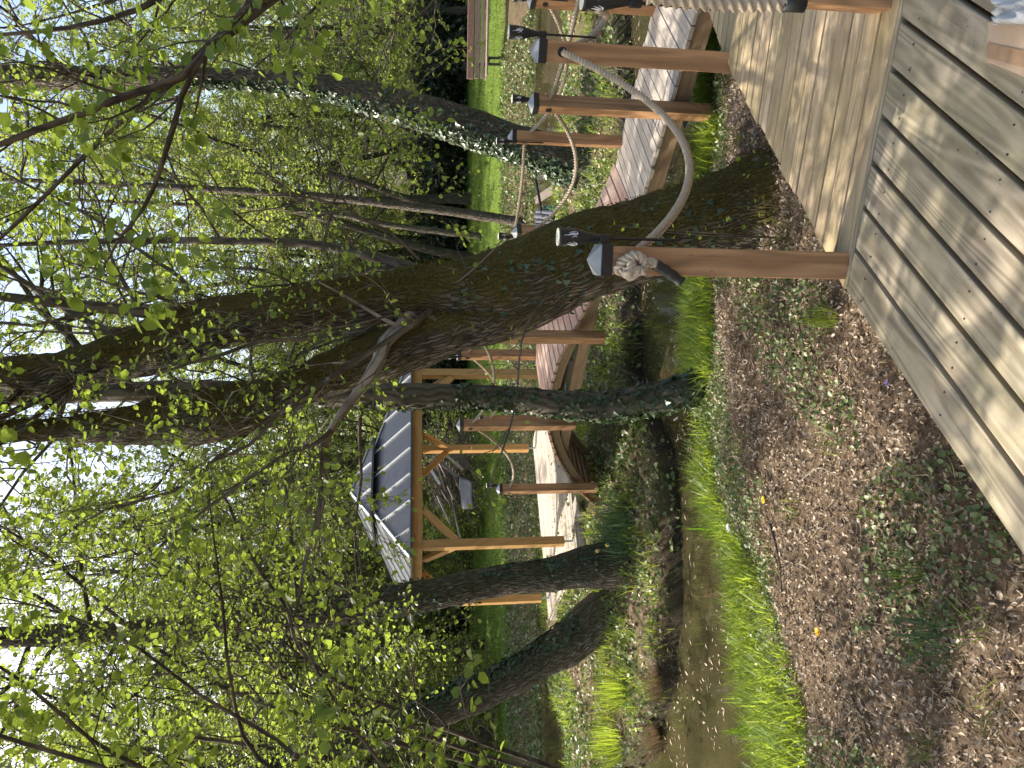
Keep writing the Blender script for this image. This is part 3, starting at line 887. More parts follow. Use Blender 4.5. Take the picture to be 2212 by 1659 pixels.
def px_dir(post, s):            # flank direction: s>0 to the right of the face
    return post['rt'] * s
torch("solar torch with pale flame cutouts on the knotted post of the foreground deck", P['n'], P['n']['rt'])
q0 = V2(AT(1360, 5, P['0']['p'].y - .085)) - P['0']['p']
torch("solar torch beside the thick hanging rope at the picture's edge", dict(P['0'], w=2 * (q0.length - .026)), q0.normalized())
torch("solar torch on the corner post of the pale side deck", P['2'], P['2']['rt'], .01)
torch("solar torch on the far boardwalk post nearest the picture's edge", P['1'], (P['1']['fn'] * .72 - P['1']['rt'] * .70).normalized(), -.02)
torch("solar torch behind the post that runs below the boardwalk's near beam", P['3'], (P['3']['rt'] * .8 - P['3']['fn'] * .6).normalized(), -.05)
torch("solar torch on the boardwalk post in front of the ivy-clad leaning tree", P['4'], (-P['4']['rt'] * .75 + P['4']['fn'] * .66).normalized(), -.02)
torch("solar torch on the post where the arched bridge begins", P['5'], (P['5']['rt'] * .3 - P['5']['fn'] * .95).normalized(), -.06)
torch("solar torch on the far post of the arched bridge beside the forked trunk", P['b'], (-P['b']['rt'] * .8 + P['b']['fn'] * .6).normalized(), -.03)
torch("solar torch on the arched bridge's pavilion-foot post", P['e'], (P['e']['rt'] * .9 - P['e']['fn'] * .4).normalized(), -.06)

# ------------------------------------------------------------------ ropes
RR = .0145
def hole_pt(k, dz=-.105): return Vector((*P[k]['p'], P[k]['top'] + dz))
def sag_pts(a, c, sag, n=22):
    out = []
    for i in range(n + 1):
        t = i / n; p = a.lerp(c, t); p.z -= sag * 4 * t * (1 - t); out.append(p)
    return out
def smooth_path(pts, n=10):
    out = []
    q = [pts[0]] + list(pts) + [pts[-1]]
    for i in range(1, len(q) - 2):
        for k in range(n):
            t = k / n
            out.append(0.5 * ((2*q[i]) + (q[i+1]-q[i-1])*t + (2*q[i-1]-5*q[i]+4*q[i+1]-q[i+2])*t*t + (3*q[i]-q[i-1]-3*q[i+1]+q[i+2])*t*t*t))
    out.append(q[-2]); return out
def resample(pts, step):
    out = [pts[0]]; acc = 0.0
    for a, c in zip(pts, pts[1:]):
        l = (c - a).length
        while acc + l >= step and l > 1e-9:
            a = a + (c - a) * ((step - acc) / l); out.append(a); l = (c - a).length; acc = 0.0
        acc += l
    out.append(pts[-1]); return out
def rope_obj(name, label, paths, r=RR, step=.0024, strand=.018):
    t = thing(name, label, "rope", tuple(paths[0][0]), "hemp rope handrails")
    for i, p in enumerate(paths):
        m = MB(); m.tube(resample(p, step), r, n=18, lobes=(.24, 3, 2 * math.pi / strand), r=.5)
        put(m.build("rope_span", m_rope, smooth=True), t)
    return t
# knot on post n: three fat turns and a taped tail hanging over the face
n_ = P['n']; fc = Vector((*n_['fn'], 0)); rt3 = Vector((*n_['rt'], 0)); upv = Vector((0, 0, 1))
kc = Vector((*n_['p'], n_['top'] - .085)) + fc * (.049 + .024) - rt3 * .008
knot = []
for i in range(70):
    tw = i / 69; a = tw * 2 * math.pi * 2.6 + .6
    knot.append(kc + rt3 * (.030 * math.cos(a) * (1 - .25 * tw) - .010 + .012 * math.sin(2.1 * a)) + upv * (.034 * math.sin(a) * (.75 + .25 * math.cos(a * .5)) - .004 + .014 * math.cos(1.3 * a)) + fc * (.020 * math.cos(1.5 * a + .5) + .008))
tail = [knot[-1], kc - upv * .06 + rt3 * .004 + fc * .016, kc - upv * .088 - rt3 * .004 + fc * .008]
knot = knot + smooth_path(tail, 6)[1:]
tp = [kc - upv * .086 - rt3 * .003 + fc * .008, kc - upv * .125 - rt3 * .022 + fc * .003, kc - upv * .165 - rt3 * .046 + fc * .0, kc - upv * .188 - rt3 * .062 + fc * .002]
a = Vector((*n_['p'], n_['top'] - .12)) - fc * .02 + rt3 * .02
c = Vector((*P['2']['p'], P['2']['top'] - .105)) + Vector((*P['2']['fn'], 0)) * .06
span = sag_pts(a, c, .40, 30)
span = [a] + span[1:]
back2 = Vector((*P['2']['p'], P['2']['top'] - .105)) - Vector((*P['2']['fn'], 0)) * .06
# second span: from the corner post round to the post at the picture's edge
c0 = Vector((*P['0']['p'], P['0']['top'] - .02))
mid_px = AT((1800 + 1012/1.62)/1.852, (110/1.62)/1.852, 3.35)
up_px = AT((1800 + 965/1.62)/1.852, (42/1.62)/1.852, 3.0)
m1_px = AT((1800 + 890/1.62)/1.852, (255/1.62)/1.852, 3.5)
sp2 = smooth_path([back2, m1_px, mid_px, up_px, Vector((P['0']['p'].x + .02, P['0']['p'].y + .06, P['0']['top'] - .10))], 10)
rope1 = rope_obj("rope", "thick hemp rope sagging from the knotted post to the side deck's corner post", [span, sp2, [kc - fc * .05 + rt3 * .01, kc - fc * .01] + knot[2:]])
m = MB(); m.tube(resample(smooth_path(tp, 8), .008), .019, n=12, wob=(.25, 60), r=.5); put(m.build("taped_end", m_tape, smooth=True), rope1)
# hanging rope on post 0
p0 = P['0']; f0_ = Vector((*p0['fn'], 0)); l0 = -Vector((*p0['rt'], 0))
hx = [AT(x_, y_, p0['p'].y - .17) for x_, y_ in [(1400, -8), (1470, 1), (1530, 6), (1600, 8), (1660, 9), (1692, 8)]]
rope2 = rope_obj("rope", "tail of thick rope hanging down the post at the picture's edge, taped at its end", [smooth_path(hx, 10)], r=.020, strand=.03)
m = MB(); m.tube([hx[-1] + Vector((0, 0, .004)), hx[-1] - Vector((0, 0, .03)), hx[-1] - Vector((0, 0, .065))], .0225, n=12, wob=(.2, 60)); put(m.build("taped_end", m_tape, smooth=True), rope2)
# near handrail of walk and bridge, far handrail
off = Vector((*(P['1']['p'] - t_b * 1.9), P['1']['top'] - .105)); off2 = Vector((*(P['3']['p'] - t_b * 1.8), P['3']['top'] - .105))
rope_obj("rope", "pale rope handrail along the near side of boardwalk and arched bridge",
         [sag_pts(off2, hole_pt('3'), .10), sag_pts(hole_pt('3'), hole_pt('5'), .30), sag_pts(hole_pt('5'), hole_pt('a'), .3), sag_pts(hole_pt('a'), hole_pt('d'), .20), sag_pts(hole_pt('d'), hole_pt('e'), .22)], step=.0045, strand=.026)
rope_obj("rope", "pale rope handrail along the far side of boardwalk and arched bridge",
         [sag_pts(off, hole_pt('1'), .2), sag_pts(hole_pt('1'), hole_pt('4'), .27), sag_pts(hole_pt('4'), hole_pt('b'), .16), sag_pts(hole_pt('b'), hole_pt('c'), .24)], step=.0045, strand=.026)

# ------------------------------------------------------------------ small things on the deck
bx = G(2150, 92); cb = thing("cardboard_box", "opened cardboard box sealed with brown tape, lying on the foreground deck", "box", (bx.x, bx.y, 0))
m = MB()
K = [G(2136, 47), G(2134, 133), G(2260, 185), G(2265, 40)]
hgt = .014
m.hexa([(p.x, p.y, .004) for p in (K[0], K[3], K[2], K[1])][::-1] + [(p.x * .993, p.y * .993, hgt) for p in (K[0], K[3], K[2], K[1])][::-1], r=.5)
put(m.build("carton", m_card, bevel=.003), cb)
m = MB()
K2 = [G(2134, 93), G(2135, 125), G(2260, 158), G(2260, 118)]
K2 = [Vector((p.x * .992, p.y * .992, hgt + .002)) for p in K2]
n0_ = len(m.v)
m.v += [tuple(p) for p in K2] + [(p.x, p.y, hgt + .0032) for p in K2]
m.face([4, 5, 6, 7]); m.face([3, 2, 1, 0])
for i in range(4): m.face([i, (i+1) % 4, 4+(i+1) % 4, 4+i])
put(m.build("packing_tape", m_ctape), cb)
# plastic bag
m = MB(); nx_, ny_ = 26, 20
A = [G(2124, 52), G(2285, 55), G(2285, -70), G(2170, -40)]
for j in range(ny_ + 1):
    for i in range(nx_ + 1):
        u, v = i / nx_, j / ny_
        p = A[0].lerp(A[1], u).lerp(A[3].lerp(A[2], u), v)
        p = Vector((p.x * .97, p.y * .97, 0))
        h = .030 + .03 * math.sin(math.pi * v) + .05 * noise.noise(Vector((u * 5, v * 5, 2))) + .02 * noise.noise(Vector((u * 14, v * 14, 5)))
        if u < .14: h *= .45 + u * 4
        p.z = max(.018, h); m.v.append(tuple(p))
for j in range(ny_):
    for i in range(nx_):
        a_ = j * (nx_ + 1) + i; m.face([a_, a_ + 1, a_ + nx_ + 2, a_ + nx_ + 1])
o = m.build("plastic_bag", m_bag, smooth=True)
md = o.modifiers.new("thick", 'SOLIDIFY'); md.thickness = .0015
tag(o, "crumpled clear plastic bag lying over the cardboard box", "bag")

# ------------------------------------------------------------------ bench on the lawn
by = 19.5
bl = AT(1070, 143, by); zl = gz(bl.x, by)
bench = thing("park_bench", "long weathered park bench with a slatted back on the lawn beyond the pond", "bench", (bl.x, by, zl))
x0, x1 = bl.x - .35, bl.x + 2.3
def zy(x): return ZV(x, by)
for (za, zb, yy, mt) in ((1009, 1022.5, by + .10, m_benchtop), (1025, 1035, by + .06, m_bench), (1038, 1045, by + .02, m_bench)):
    m = MB(); m.bar((x0, yy, (zy(za) + zy(zb)) / 2), (x1, yy - .6, (zy(za) + zy(zb)) / 2), .035, abs(zy(za) - zy(zb)))
    put(m.build("back_slat", mt, bevel=.01), bench)
for k in range(3):
    m = MB(); m.bar((x0 - .05, by - .06 - .12 * k, zy(1049.5)), (x1, by - .66 - .12 * k, zy(1049.5)), .10, .045)
    put(m.build("seat_slat", m_bench, bevel=.005), bench)
for xx in (x0 + .38, x1 - .4):
    m = MB()
    m.bar((xx, by - .36 - (xx - x0) * .22, zl), (xx, by - .32 - (xx - x0) * .22, zy(1050.5)), .05, .06)
    m.bar((xx, by + .02 - (xx - x0) * .22, zl), (xx, by + .12 - (xx - x0) * .22, zy(1010)), .05, .06)
    m.bar((xx, by - .36 - (xx - x0) * .22, zy(1054)), (xx, by + .04 - (xx - x0) * .22, zy(1054)), .05, .05)
    put(m.build("leg_frame", m_black), bench)

# ------------------------------------------------------------------ rowing boat on the pond
ba = G(1212, 500, WZ); bb = G(1195, 705, WZ)
ba = Vector((3.15, 12.4, WZ)); bb = Vector((bb.x + .15, 12.9, WZ))
boat = thing("rowing_boat", "small teal rowing boat with folded slate canvas moored on the pond behind the bridge", "boat", tuple((ba + bb) / 2))
m = MB(); bd = (bb - ba); bl_ = bd.length; bd.normalize(); bs = bd.cross(Vector((0, 0, 1)))
ns = 16; secs = []
for i in range(ns + 1):
    t = i / ns; wd = .48 * math.sin(math.pi * min(1, t * .9 + .1)) ** .6 + .02; sh = .30 + .16 * (2 * t - 1) ** 2
    c_ = ba + bd * bl_ * t; n0_ = len(m.v)
    for (w_, h_) in ((-1, 1), (-.96, .55), (-.6, .05), (.6, .05), (.96, .55), (1, 1)):
        m.v.append(tuple(c_ + bs * wd * w_ + Vector((0, 0, -.06 + sh * h_))))
    secs.append(n0_)
for i in range(ns):
    for k in range(5): m.face([secs[i]+k, secs[i]+k+1, secs[i+1]+k+1, secs[i+1]+k])
o = m.build("hull", m_hull, smooth=True); md = o.modifiers.new("t", 'SOLIDIFY'); md.thickness = .02; put(o, boat)
for sgn in (-1, 1):
    m = MB(); m.tube([Vector(m_) for m_ in [tuple(ba + bd * bl_ * (i/ns) + bs * sgn * (.48 * math.sin(math.pi * min(1, i/ns * .9 + .1)) ** .6 + .03) + Vector((0, 0, -.05 + .30 + .16 * (2*i/ns-1)**2))) for i in range(ns+1)]], .022, 8)
    put(m.build("gunwale", m_hull, smooth=True), boat)
m = MB()
for i in range(6):
    q = ba + bd * (.12 + .085 * i)
    m.bar(q - bs * .40 + Vector((0, 0, .30)), q + bs * .42 + Vector((0, 0, .46)), .075, .20 + .05 * (i % 2), up=(.3, 0, 1))
put(m.build("folded_canvas", m_canvas, bevel=.03), boat)
m = MB(); q = ba + bd * .5 + Vector((0, 0, .42)); m.tube([q, q - bd * .6 + bs * .15 + Vector((0, 0, .10)), q - bd * 1.1 + bs * .3 + Vector((0, 0, .2))], .024, 8)
put(m.build("oar", m_black), boat)
# grey planks leaning by the pond edge
for (qa, qb, lb) in (((1159, 432), (1196, 408), "grey plank lying across the pond edge below the ivy-clad leaning tree"), ((1202, 409), (1218, 430), "short grey plank end beside the longer plank at the pond edge")):
    a_ = G(*qa, -.98); c_ = G(*qb, -.98); m = MB(); m.bar(a_, c_, .16, .05)
    tag(m.build("plank", m_scrap, bevel=.004), lb, "plank")

# ------------------------------------------------------------------ scrap heap across the lawn
Ys = 19.0
def SP_(x, y, Y=Ys): return AT(x, y, Y)
crate = thing("slatted_crate", "tilted slatted timber crate on the scrap heap seen through the pavilion", "crate", tuple(SP_(975, 995)))
for (a_, c_, wd) in (((940, 985), (988, 1030), .07), ((958, 978), (1000, 1015), .06)):
    m = MB(); m.bar(SP_(*a_), SP_(*c_), wd, .08); put(m.build("rail", m_scrap), crate)
for k in range(8):
    m = MB(); t = k / 7; a_ = SP_(945 + 45 * t, 985 + 40 * t, Ys + .1); c_ = SP_(965 + 40 * t, 975 + 42 * t, Ys + .1 + .25)
    m.bar(a_, c_, .09, .025); put(m.build("slat", m_scrap), crate)
m = MB(); m.bar(SP_(975, 980, Ys + .45), SP_(1002, 1018, Ys + .45), .05, .5); put(m.build("side_panel", m_scrap), crate)
tp_ = [SP_(990, 1030, Ys - .2), SP_(1000, 1100, Ys - .5), SP_(1022, 1100, Ys - 1.2), SP_(1022, 1040, Ys - .9)]
m = MB(); nn = 10
for j in range(nn + 1):
    for i in range(nn + 1):
        p = tp_[0].lerp(tp_[1], i/nn).lerp(tp_[3].lerp(tp_[2], i/nn), j/nn)
        p.z += .07 * noise.noise(p * 3); m.v.append(tuple(p))
for j in range(nn):
    for i in range(nn): a_ = j*(nn+1)+i; m.face([a_, a_+1, a_+nn+2, a_+nn+1])
o = m.build("tarpaulin", m_tarp, smooth=True); md = o.modifiers.new("t", 'SOLIDIFY'); md.thickness = .012
tag(o, "slate grey tarpaulin sheet at the foot of the scrap heap", "tarpaulin")
for k in range(22):
    x_, y_ = rng.uniform(925, 990), rng.uniform(985, 1075)
    a_ = SP_(x_, y_, Ys + rng.uniform(.2, 1.2)); ln = rng.uniform(.4, 1.3)
    an = rng.uniform(.3, 1.3) * rng.choice([1, 1, -1]); c_ = a_ + Vector((-math.cos(an) * ln, rng.uniform(-.3, .3), -abs(math.sin(an)) * ln * .6))
    m = MB(); m.bar(a_, c_, rng.uniform(.04, .12), rng.uniform(.02, .05))
    tag(m.build("scrap_board", m_scrap), "loose old board thrown on the scrap heap across the lawn", "board", "loose boards on the scrap heap")
m = MB(); m.bar(SP_(929, 1012, Ys - .2), SP_(950, 1046, Ys - .2), .03, .07)
tag(m.build("white_batten", m_seam), "white batten leaning across the scrap heap", "batten")
bp = MB()
for k in range(420):
    c_ = SP_(rng.uniform(930, 1018), rng.uniform(945, 1085), Ys + rng.uniform(.5, 2.2)); an = rng.uniform(0, 6.28); ln = rng.uniform(.3, 1.0)
    c_.z = max(c_.z, gz(c_.x, c_.y) + .05)
    d = Vector((math.cos(an), rng.uniform(-.4, .4), math.sin(an) * .6)) * ln
    bp.tube([c_, c_ + d * .5 + Vector((0, 0, rng.uniform(-.08, .1))), c_ + d], [.014, .011, .004], 4, cap=False)
tag(bp.build("brushwood", m_bark_brown), "heap of dark brushwood twigs behind the scrap boards", "brushwood", kind="stuff")
# knob-ended garden rail beside the lawn pond
m = MB()
ra = [AT(x_, y_, 16.0) for x_, y_ in [(900, 1318), (960, 1285), (1010, 1255), (1075, 1222)]]
hr = thing("garden_handrail", "thin bent-wood handrail on short uprights seen between the pavilion post and the lichened tree", "handrail", tuple(ra[-1]))
m.tube(smooth_path(ra, 6), .028, 7, wob=(.2, 6)); put(m.build("rail", m_bark_pale, smooth=True), hr)
for q in smooth_path(ra, 6)[4::4]:
    m = MB(); m.bar((q.x, q.y, gz(q.x, q.y) - .1), (q.x, q.y, q.z), .04, .04); put(m.build("upright", m_scrap), hr)
# ------------------------------------------------------------------ vegetation
class Veg:
    def __init__(s): s.tw = []; s.P = []; s.D = []; s.N = []; s.S = []
    def leaf(s, p, d, n, sz): s.P.append(tuple(p)); s.D.append(tuple(d)); s.N.append(tuple(n)); s.S.append(sz)
def rvec(k=1.0): return Vector((rng.gauss(0, k), rng.gauss(0, k), rng.gauss(0, k)))
def perp_turn(d, ang, az):
    a = d.orthogonal().normalized(); b = d.cross(a)
    return (d * math.cos(ang) + (a * math.cos(az) + b * math.sin(az)) * math.sin(ang)).normalized()
def add_leaves(V, pts, spacing, size, droop=.35, start=.25, jit=.5, cluster=1):
    L = sum((b - a).length for a, b in zip(pts, pts[1:])); n = max(1, int(L * (1 - start) / spacing))
    m = len(pts) - 1; sg = 1
    for i in range(n + 1):
        t = (start + (1 - start) * i / max(n, 1)) * m; k = min(int(t), m - 1); p = pts[k].lerp(pts[k+1], t - k)
        d = (pts[k+1] - pts[k]).normalized()
        for c in range(cluster):
            sg = -sg
            sd_ = d.cross(Vector((0, 0, 1))); sd_ = sd_.normalized() if sd_.length > .05 else Vector((1, 0, 0))
            ld = (d * .55 + sd_ * sg * .8 + rvec(jit * .5) + Vector((0, 0, -droop))).normalized()
            nn = (Vector((0, 0, 1)) + rvec(jit)).normalized()
            V.leaf(p + ld * .012, ld, nn, size * rng.uniform(.55, 1.25))
def grow(V, p, d, L, r, lv, prm):
    """a limb with children; prm: dict(seg, kids, ang, ratio, trop, leafsp, leafsz, cluster)"""
    n = prm.get('seg', 5) if lv > 0 else 4
    pts = [Vector(p)]; dd = Vector(d)
    for i in range(n):
        dd = (dd + rvec(prm.get('wig', .16)) + Vector((0, 0, prm.get('trop', .06) if lv > 0 else prm.get('tip', -.10)))).normalized()
        pts.append(pts[-1] + dd * (L / n))
    V.tw.append((pts, [max(.0012, r * (1 - .75 * i / n)) for i in range(n + 1)], 6 if r > .03 else (4 if r > .008 else 3)))
    if lv <= 0:
        add_leaves(V, pts, prm['leafsp'], prm['leafsz'], prm.get('droop', .35), .2, prm.get('jit', .5), prm.get('cluster', 1)); return
    nk = prm['kids'][min(lv, len(prm['kids']) - 1)]
    for k in range(nk):
        t = prm.get('t0', .2) + (1 - prm.get('t0', .2)) * (k + rng.random()) / nk
        x = t * n; i = min(int(x), n - 1); q = pts[i].lerp(pts[i+1], x - i); dq = (pts[i+1] - pts[i]).normalized()
        nd = perp_turn(dq, rng.uniform(*prm['ang']), rng.uniform(0, 6.283))
        nd = (nd + Vector((0, 0, prm.get('flat', 0) * -nd.z))).normalized()
        grow(V, q, nd, L * prm['ratio'] * rng.uniform(.7, 1.2) * (1.1 - .5 * t), r * .45, lv - 1, prm)
def tw_mesh(V, name, mat, parent, minr=0.0):
    b = MB()
    for pts, rad, n in V.tw: b.tube(pts, rad, n, cap=False, r=.5)
    o = b.build(name, mat, smooth=True); put(o, parent); return o
def cr_mesh(V, name, mat, parent, shape='leaf', **k):
    return leafmesh(name, V.P, V.D, V.N, V.S, mat, parent, shape, **k)
def trunk_pts(px, Y0, Y1=None):
    """px: (x, y, half width) in picture units; Y0 base distance, Y1 top distance"""
    n = len(px); out = []; rad = []
    for i, (x, y, h) in enumerate(px):
        Y = Y0 + ((Y1 or Y0) - Y0) * i / (n - 1)
        p = AT(x, y, Y); out.append(p); rad.append(h / F * (p - EYE).dot(FWD))
    return out, rad
def smooth_trunk(pts, rad, step=.07):
    q = [pts[0]] + list(pts) + [pts[-1]]; qr = [rad[0]] + list(rad) + [rad[-1]]
    P_, R_ = [], []
    for i in range(1, len(q) - 2):
        n = max(2, int((q[i+1] - q[i]).length / step))
        for k in range(n):
            t = k / n
            f = lambda a, b, c, d: 0.5 * ((2*b) + (c-a)*t + (2*a-5*b+4*c-d)*t*t + (3*b-a-3*c+d)*t*t*t)
            P_.append(f(q[i-1], q[i], q[i+1], q[i+2])); R_.append(max(.003, f(qr[i-1], qr[i], qr[i+1], qr[i+2])))
    P_.append(q[-2]); R_.append(qr[-2]); return P_, R_
def trunk_mesh(name, specs, mat, parent, n=26, wob=(.16, 2.4, .012, 16), step=.06):
    b = MB()
    for pts, rad in specs:
        p, r = smooth_trunk(pts, rad, step); b.tube(p, r, n, wob=wob, r=rng.random())
    return put(b.build(name, mat, smooth=True), parent)
def ivy_on(pts, rad, n, sz, t0, t1, az_c, az_w, V=None, lift=.012, down=True, dens=None):
    """ivy leaves on a trunk: t range along it, headings centred on az_c (world, deg from +x)"""
    V = V or Veg(); p, r = smooth_trunk(pts, rad, .1); m = len(p) - 1
    for i in range(n):
        t = (t0 + (t1 - t0) * rng.random()); x = t * m; k = min(int(x), m - 1)
        c = p[k].lerp(p[k+1], x - k); q = r[k] + (r[k+1] - r[k]) * (x - k)
        ax = (p[k+1] - p[k]).normalized()
        a = R(az_c + rng.gauss(0, az_w)); o = Vector((math.cos(a), math.sin(a), 0)); o = (o - ax * o.dot(ax)).normalized()
        if dens and noise.noise(c * 2.2 + o * .9) < dens: continue
        nn = (o + rvec(.42) + Vector((0, 0, .15))).normalized()
        d = (Vector((0, 0, -1)) * (.8 if down else .2) + rvec(.45)).normalized(); d = (d - nn * d.dot(nn) * .8).normalized()
        V.leaf(c + o * (q * rng.uniform(.98, 1.08) + lift * rng.random()), d, nn, sz * rng.uniform(.5, 1.25))
    return V
def branch_from(V, px, Y0, Y1, prm, lv=2, kids=8, rr=None, L=.9):
    """a limb drawn through picture points, with side shoots"""
    pts, rad = trunk_pts(px, Y0, Y1); p, r = smooth_trunk(pts, rad, .12)
    V.tw.append((p, r, 10))
    m = len(p) - 1
    for k in range(kids):
        x = (.12 + .88 * (k + rng.random()) / kids) * m; i = min(int(x), m - 1)
        q = p[i].lerp(p[i+1], x - i); dq = (p[i+1] - p[i]).normalized()
        nd = perp_turn(dq, rng.uniform(.5, 1.2), rng.uniform(0, 6.283))
        grow(V, q, nd, L * rng.uniform(.6, 1.3), max(.004, r[i] * .4), lv - 1, prm)
    return p

PR = dict(kids=[0, 5, 5, 6], ang=(.45, 1.05), ratio=.55, leafsp=.055, leafsz=.05, trop=.04, wig=.17)
def pr(**k): d = dict(PR); d.update(k); return d

# ---- the big forked tree
big = thing("forked_tree", "big mossy forked tree leaning across the middle of the view behind the knotted post", "tree", tuple(on_ground(1645, 445)))
pxA = [(1690, 440, 150), (1640, 446, 116), (1590, 458, 100), (1500, 488, 92), (1400, 517, 88), (1275, 553, 92), (1172, 590, 94), (1080, 622, 88), (985, 628, 72), (930, 630, 60), (852, 639, 56), (748, 655, 53), (592, 680, 54), (439, 708, 61), (366, 738, 64), (249, 776, 54), (146, 803, 46), (0, 818, 46), (-200, 850, 40), (-420, 860, 30), (-640, 900, 16)]
pxB = [(1275, 585, 60), (1172, 628, 66), (1080, 680, 58), (985, 712, 52), (904, 742, 50), (813, 770, 55), (696, 814, 47), (618, 846, 46), (540, 880, 58), (439, 899, 58), (350, 906, 50), (264, 920, 43), (117, 928, 28), (0, 930, 24), (-200, 960, 20), (-400, 1000, 12)]
tA = trunk_pts(pxA, 4.12, 5.0); tB = trunk_pts(pxB, 4.35, 4.75)
trunk_mesh("trunk", [tA, tB], m_bark_main, big, 36, (.13, 2.2, .016, 13), .045)
# side limbs of the forked tree
lb = Veg(); lp = Veg()
prT = pr(leafsz=.038, leafsp=.055, kids=[0, 5, 5], wig=.2, droop=.45)
branch_from(lb, [(930, 622, 14), (900, 585, 14), (867, 573, 13), (787, 549, 11), (696, 531, 9.5), (605, 522, 8.5), (500, 521, 8), (351, 519, 7), (156, 523, 6), (0, 530, 4), (-150, 540, 3)], 4.55, 5.2, prT, 3, 9)
branch_from(lb, [(475, 700, 17), (440, 688, 17), (395, 683, 15), (293, 672, 13), (200, 662, 12), (117, 654, 11), (0, 640, 10), (-150, 620, 7), (-300, 600, 4)], 4.75, 4.3, prT, 3, 8)
branch_from(lp, [(905, 668, 14), (880, 690, 16), (865, 708, 16), (831, 739, 15), (818, 778, 14), (787, 830, 13), (766, 858, 11), (740, 890, 9.5), (715, 930, 8), (700, 965, 7)], 4.5, 3.9, prT, 1, 1)
branch_from(lb, [(700, 960, 6), (695, 1010, 5), (690, 1100, 4.5), (660, 1210, 4), (640, 1320, 3), (600, 1400, 2)], 3.9, 3.5, prT, 3, 10)
branch_from(lb, [(715, 930, 6), (680, 960, 5), (610, 985, 4.5), (500, 1060, 4), (380, 1150, 3), (260, 1260, 2)], 3.9, 3.6, prT, 3, 12)
branch_from(lb, [(700, 965, 5), (705, 1050, 4), (680, 1180, 3), (670, 1280, 2)], 3.9, 4.2, prT, 2, 4)
branch_from(lb, [(945, 655, 8), (925, 675, 8), (870, 715, 7), (800, 760, 6), (740, 800, 6), (660, 850, 5), (590, 905, 4.5), (540, 960, 4), (450, 1000, 3)], 4.5, 3.4, prT, 3, 10)
branch_from(lb, [(813, 706, 6), (740, 720, 5.5), (650, 733, 5.5), (560, 738, 5), (470, 770, 4), (350, 805, 3), (230, 900, 2)], 4.5, 3.7, prT, 3, 9)
branch_from(lb, [(904, 560, 4), (840, 500, 3.6), (770, 470, 3), (690, 430, 2.4), (600, 420, 1.6)], 4.45, 3.9, prT, 2, 6)
branch_from(lb, [(1190, 625, 3), (1180, 640, 3), (1136, 704, 2.8), (1121, 780, 2.4), (1117, 850, 2.2), (1100, 930, 2), (1071, 1010, 1.6), (1040, 1090, 1)], 4.25, 3.5, pr(leafsz=.032, leafsp=.05, kids=[0, 2, 2], droop=.5, ratio=.4), 2, 9, L=.3)
branch_from(lb, [(900, 655, 2.4), (945, 640, 2.2), (1000, 600, 2), (1045, 560, 1.8), (1085, 520, 1.2)], 4.45, 4.0, pr(leafsz=.028, leafsp=.12, kids=[0, 2, 2], ratio=.4), 2, 5, L=.3)
branch_from(lb, [(700, 530, 3.5), (712, 470, 3), (735, 400, 3), (780, 340, 2.4), (800, 240, 2), (815, 150, 1.6)], 4.6, 4.2, prT, 3, 6)
branch_from(lb, [(250, 720, 8), (160, 680, 7), (40, 600, 6), (-100, 500, 5), (-200, 380, 3)], 4.8, 5.5, prT, 3, 8)
branch_from(lb, [(430, 650, 6), (390, 600, 5), (330, 560, 4), (200, 470, 4), (60, 400, 3), (-80, 330, 2)], 4.6, 5.0, prT, 3, 8)
branch_from(lb, [(540, 930, 6), (480, 980, 5), (380, 1060, 4), (230, 1100, 3), (100, 1180, 2)], 4.6, 4.0, prT, 3, 9)
tw_mesh(lp, "pale_limb", m_bark_pale, big)
tw_mesh(lb, "branches", m_bark_grey, big)
# crown above the frame, which dapples the deck
p_, r_ = smooth_trunk(*tA, .3)
cv = Veg(); prC = pr(leafsz=.075, leafsp=.085, kids=[0, 4, 4, 4], ang=(.5, 1.1))
for k in range(16):
    i = int(len(p_) * (.74 + .25 * k / 16)); a = rng.uniform(0, 6.283)
    grow(cv, p_[i], Vector((math.cos(a), math.sin(a), .45)).normalized(), rng.uniform(1.6, 2.8), .03, 3, prC)
tw_mesh(cv, "crown_branches", m_bark_dark, big); 
cr_mesh(cv, "crown", m_leaf, big)
cr_mesh(lb, "leaves", m_leaf, big)
mv = ivy_on(tA[0], tA[1], 9000, .022, .0, .62, -10, 55, lift=.004, down=False, dens=-.05)
ivy_on(tB[0], tB[1], 5500, .022, .0, .8, -60, 60, mv, lift=.004, down=False, dens=-.05)
cr_mesh(mv, "moss", m_moss, big, 'far', aspect=.5)
iv = ivy_on(tA[0], tA[1], 190, .04, .02, .3, -110, 50)
cr_mesh(iv, "ivy", m_ivy, big, 'ivy', aspect=1.0)

# ---- slim ivy-clad tree standing on our bank
slim = thing("slim_tree", "slim grey tree with an ivy-wrapped bent foot in front of the pavilion", "tree", tuple(on_ground(1560, 800)))
px2 = [(1600, 782, 40), (1565, 800, 35), (1510, 832, 35), (1458, 850, 36), (1392, 863, 33), (1334, 875, 32), (1275, 877, 31), (1177, 869, 28), (1080, 858, 26), (980, 856, 26), (880, 855, 27), (780, 852, 26), (700, 851, 25), (560, 848, 24), (400, 842, 22), (200, 850, 20), (0, 862, 17), (-220, 880, 12), (-420, 900, 6)]
t2 = trunk_pts(px2, 5.55, 6.0)
trunk_mesh("trunk", [t2], m_bark_grey, slim, 22, (.10, 3, .005, 14))
iv = ivy_on(t2[0], t2[1], 900, .045, .03, .33, -110, 70, dens=-.25)
ivy_on(t2[0], t2[1], 700, .04, .05, .42, 185, 26, iv); ivy_on(t2[0], t2[1], 170, .035, .3, .6, 185, 25, iv)
cr_mesh(iv, "ivy", m_ivy, slim, 'ivy', aspect=1.0)
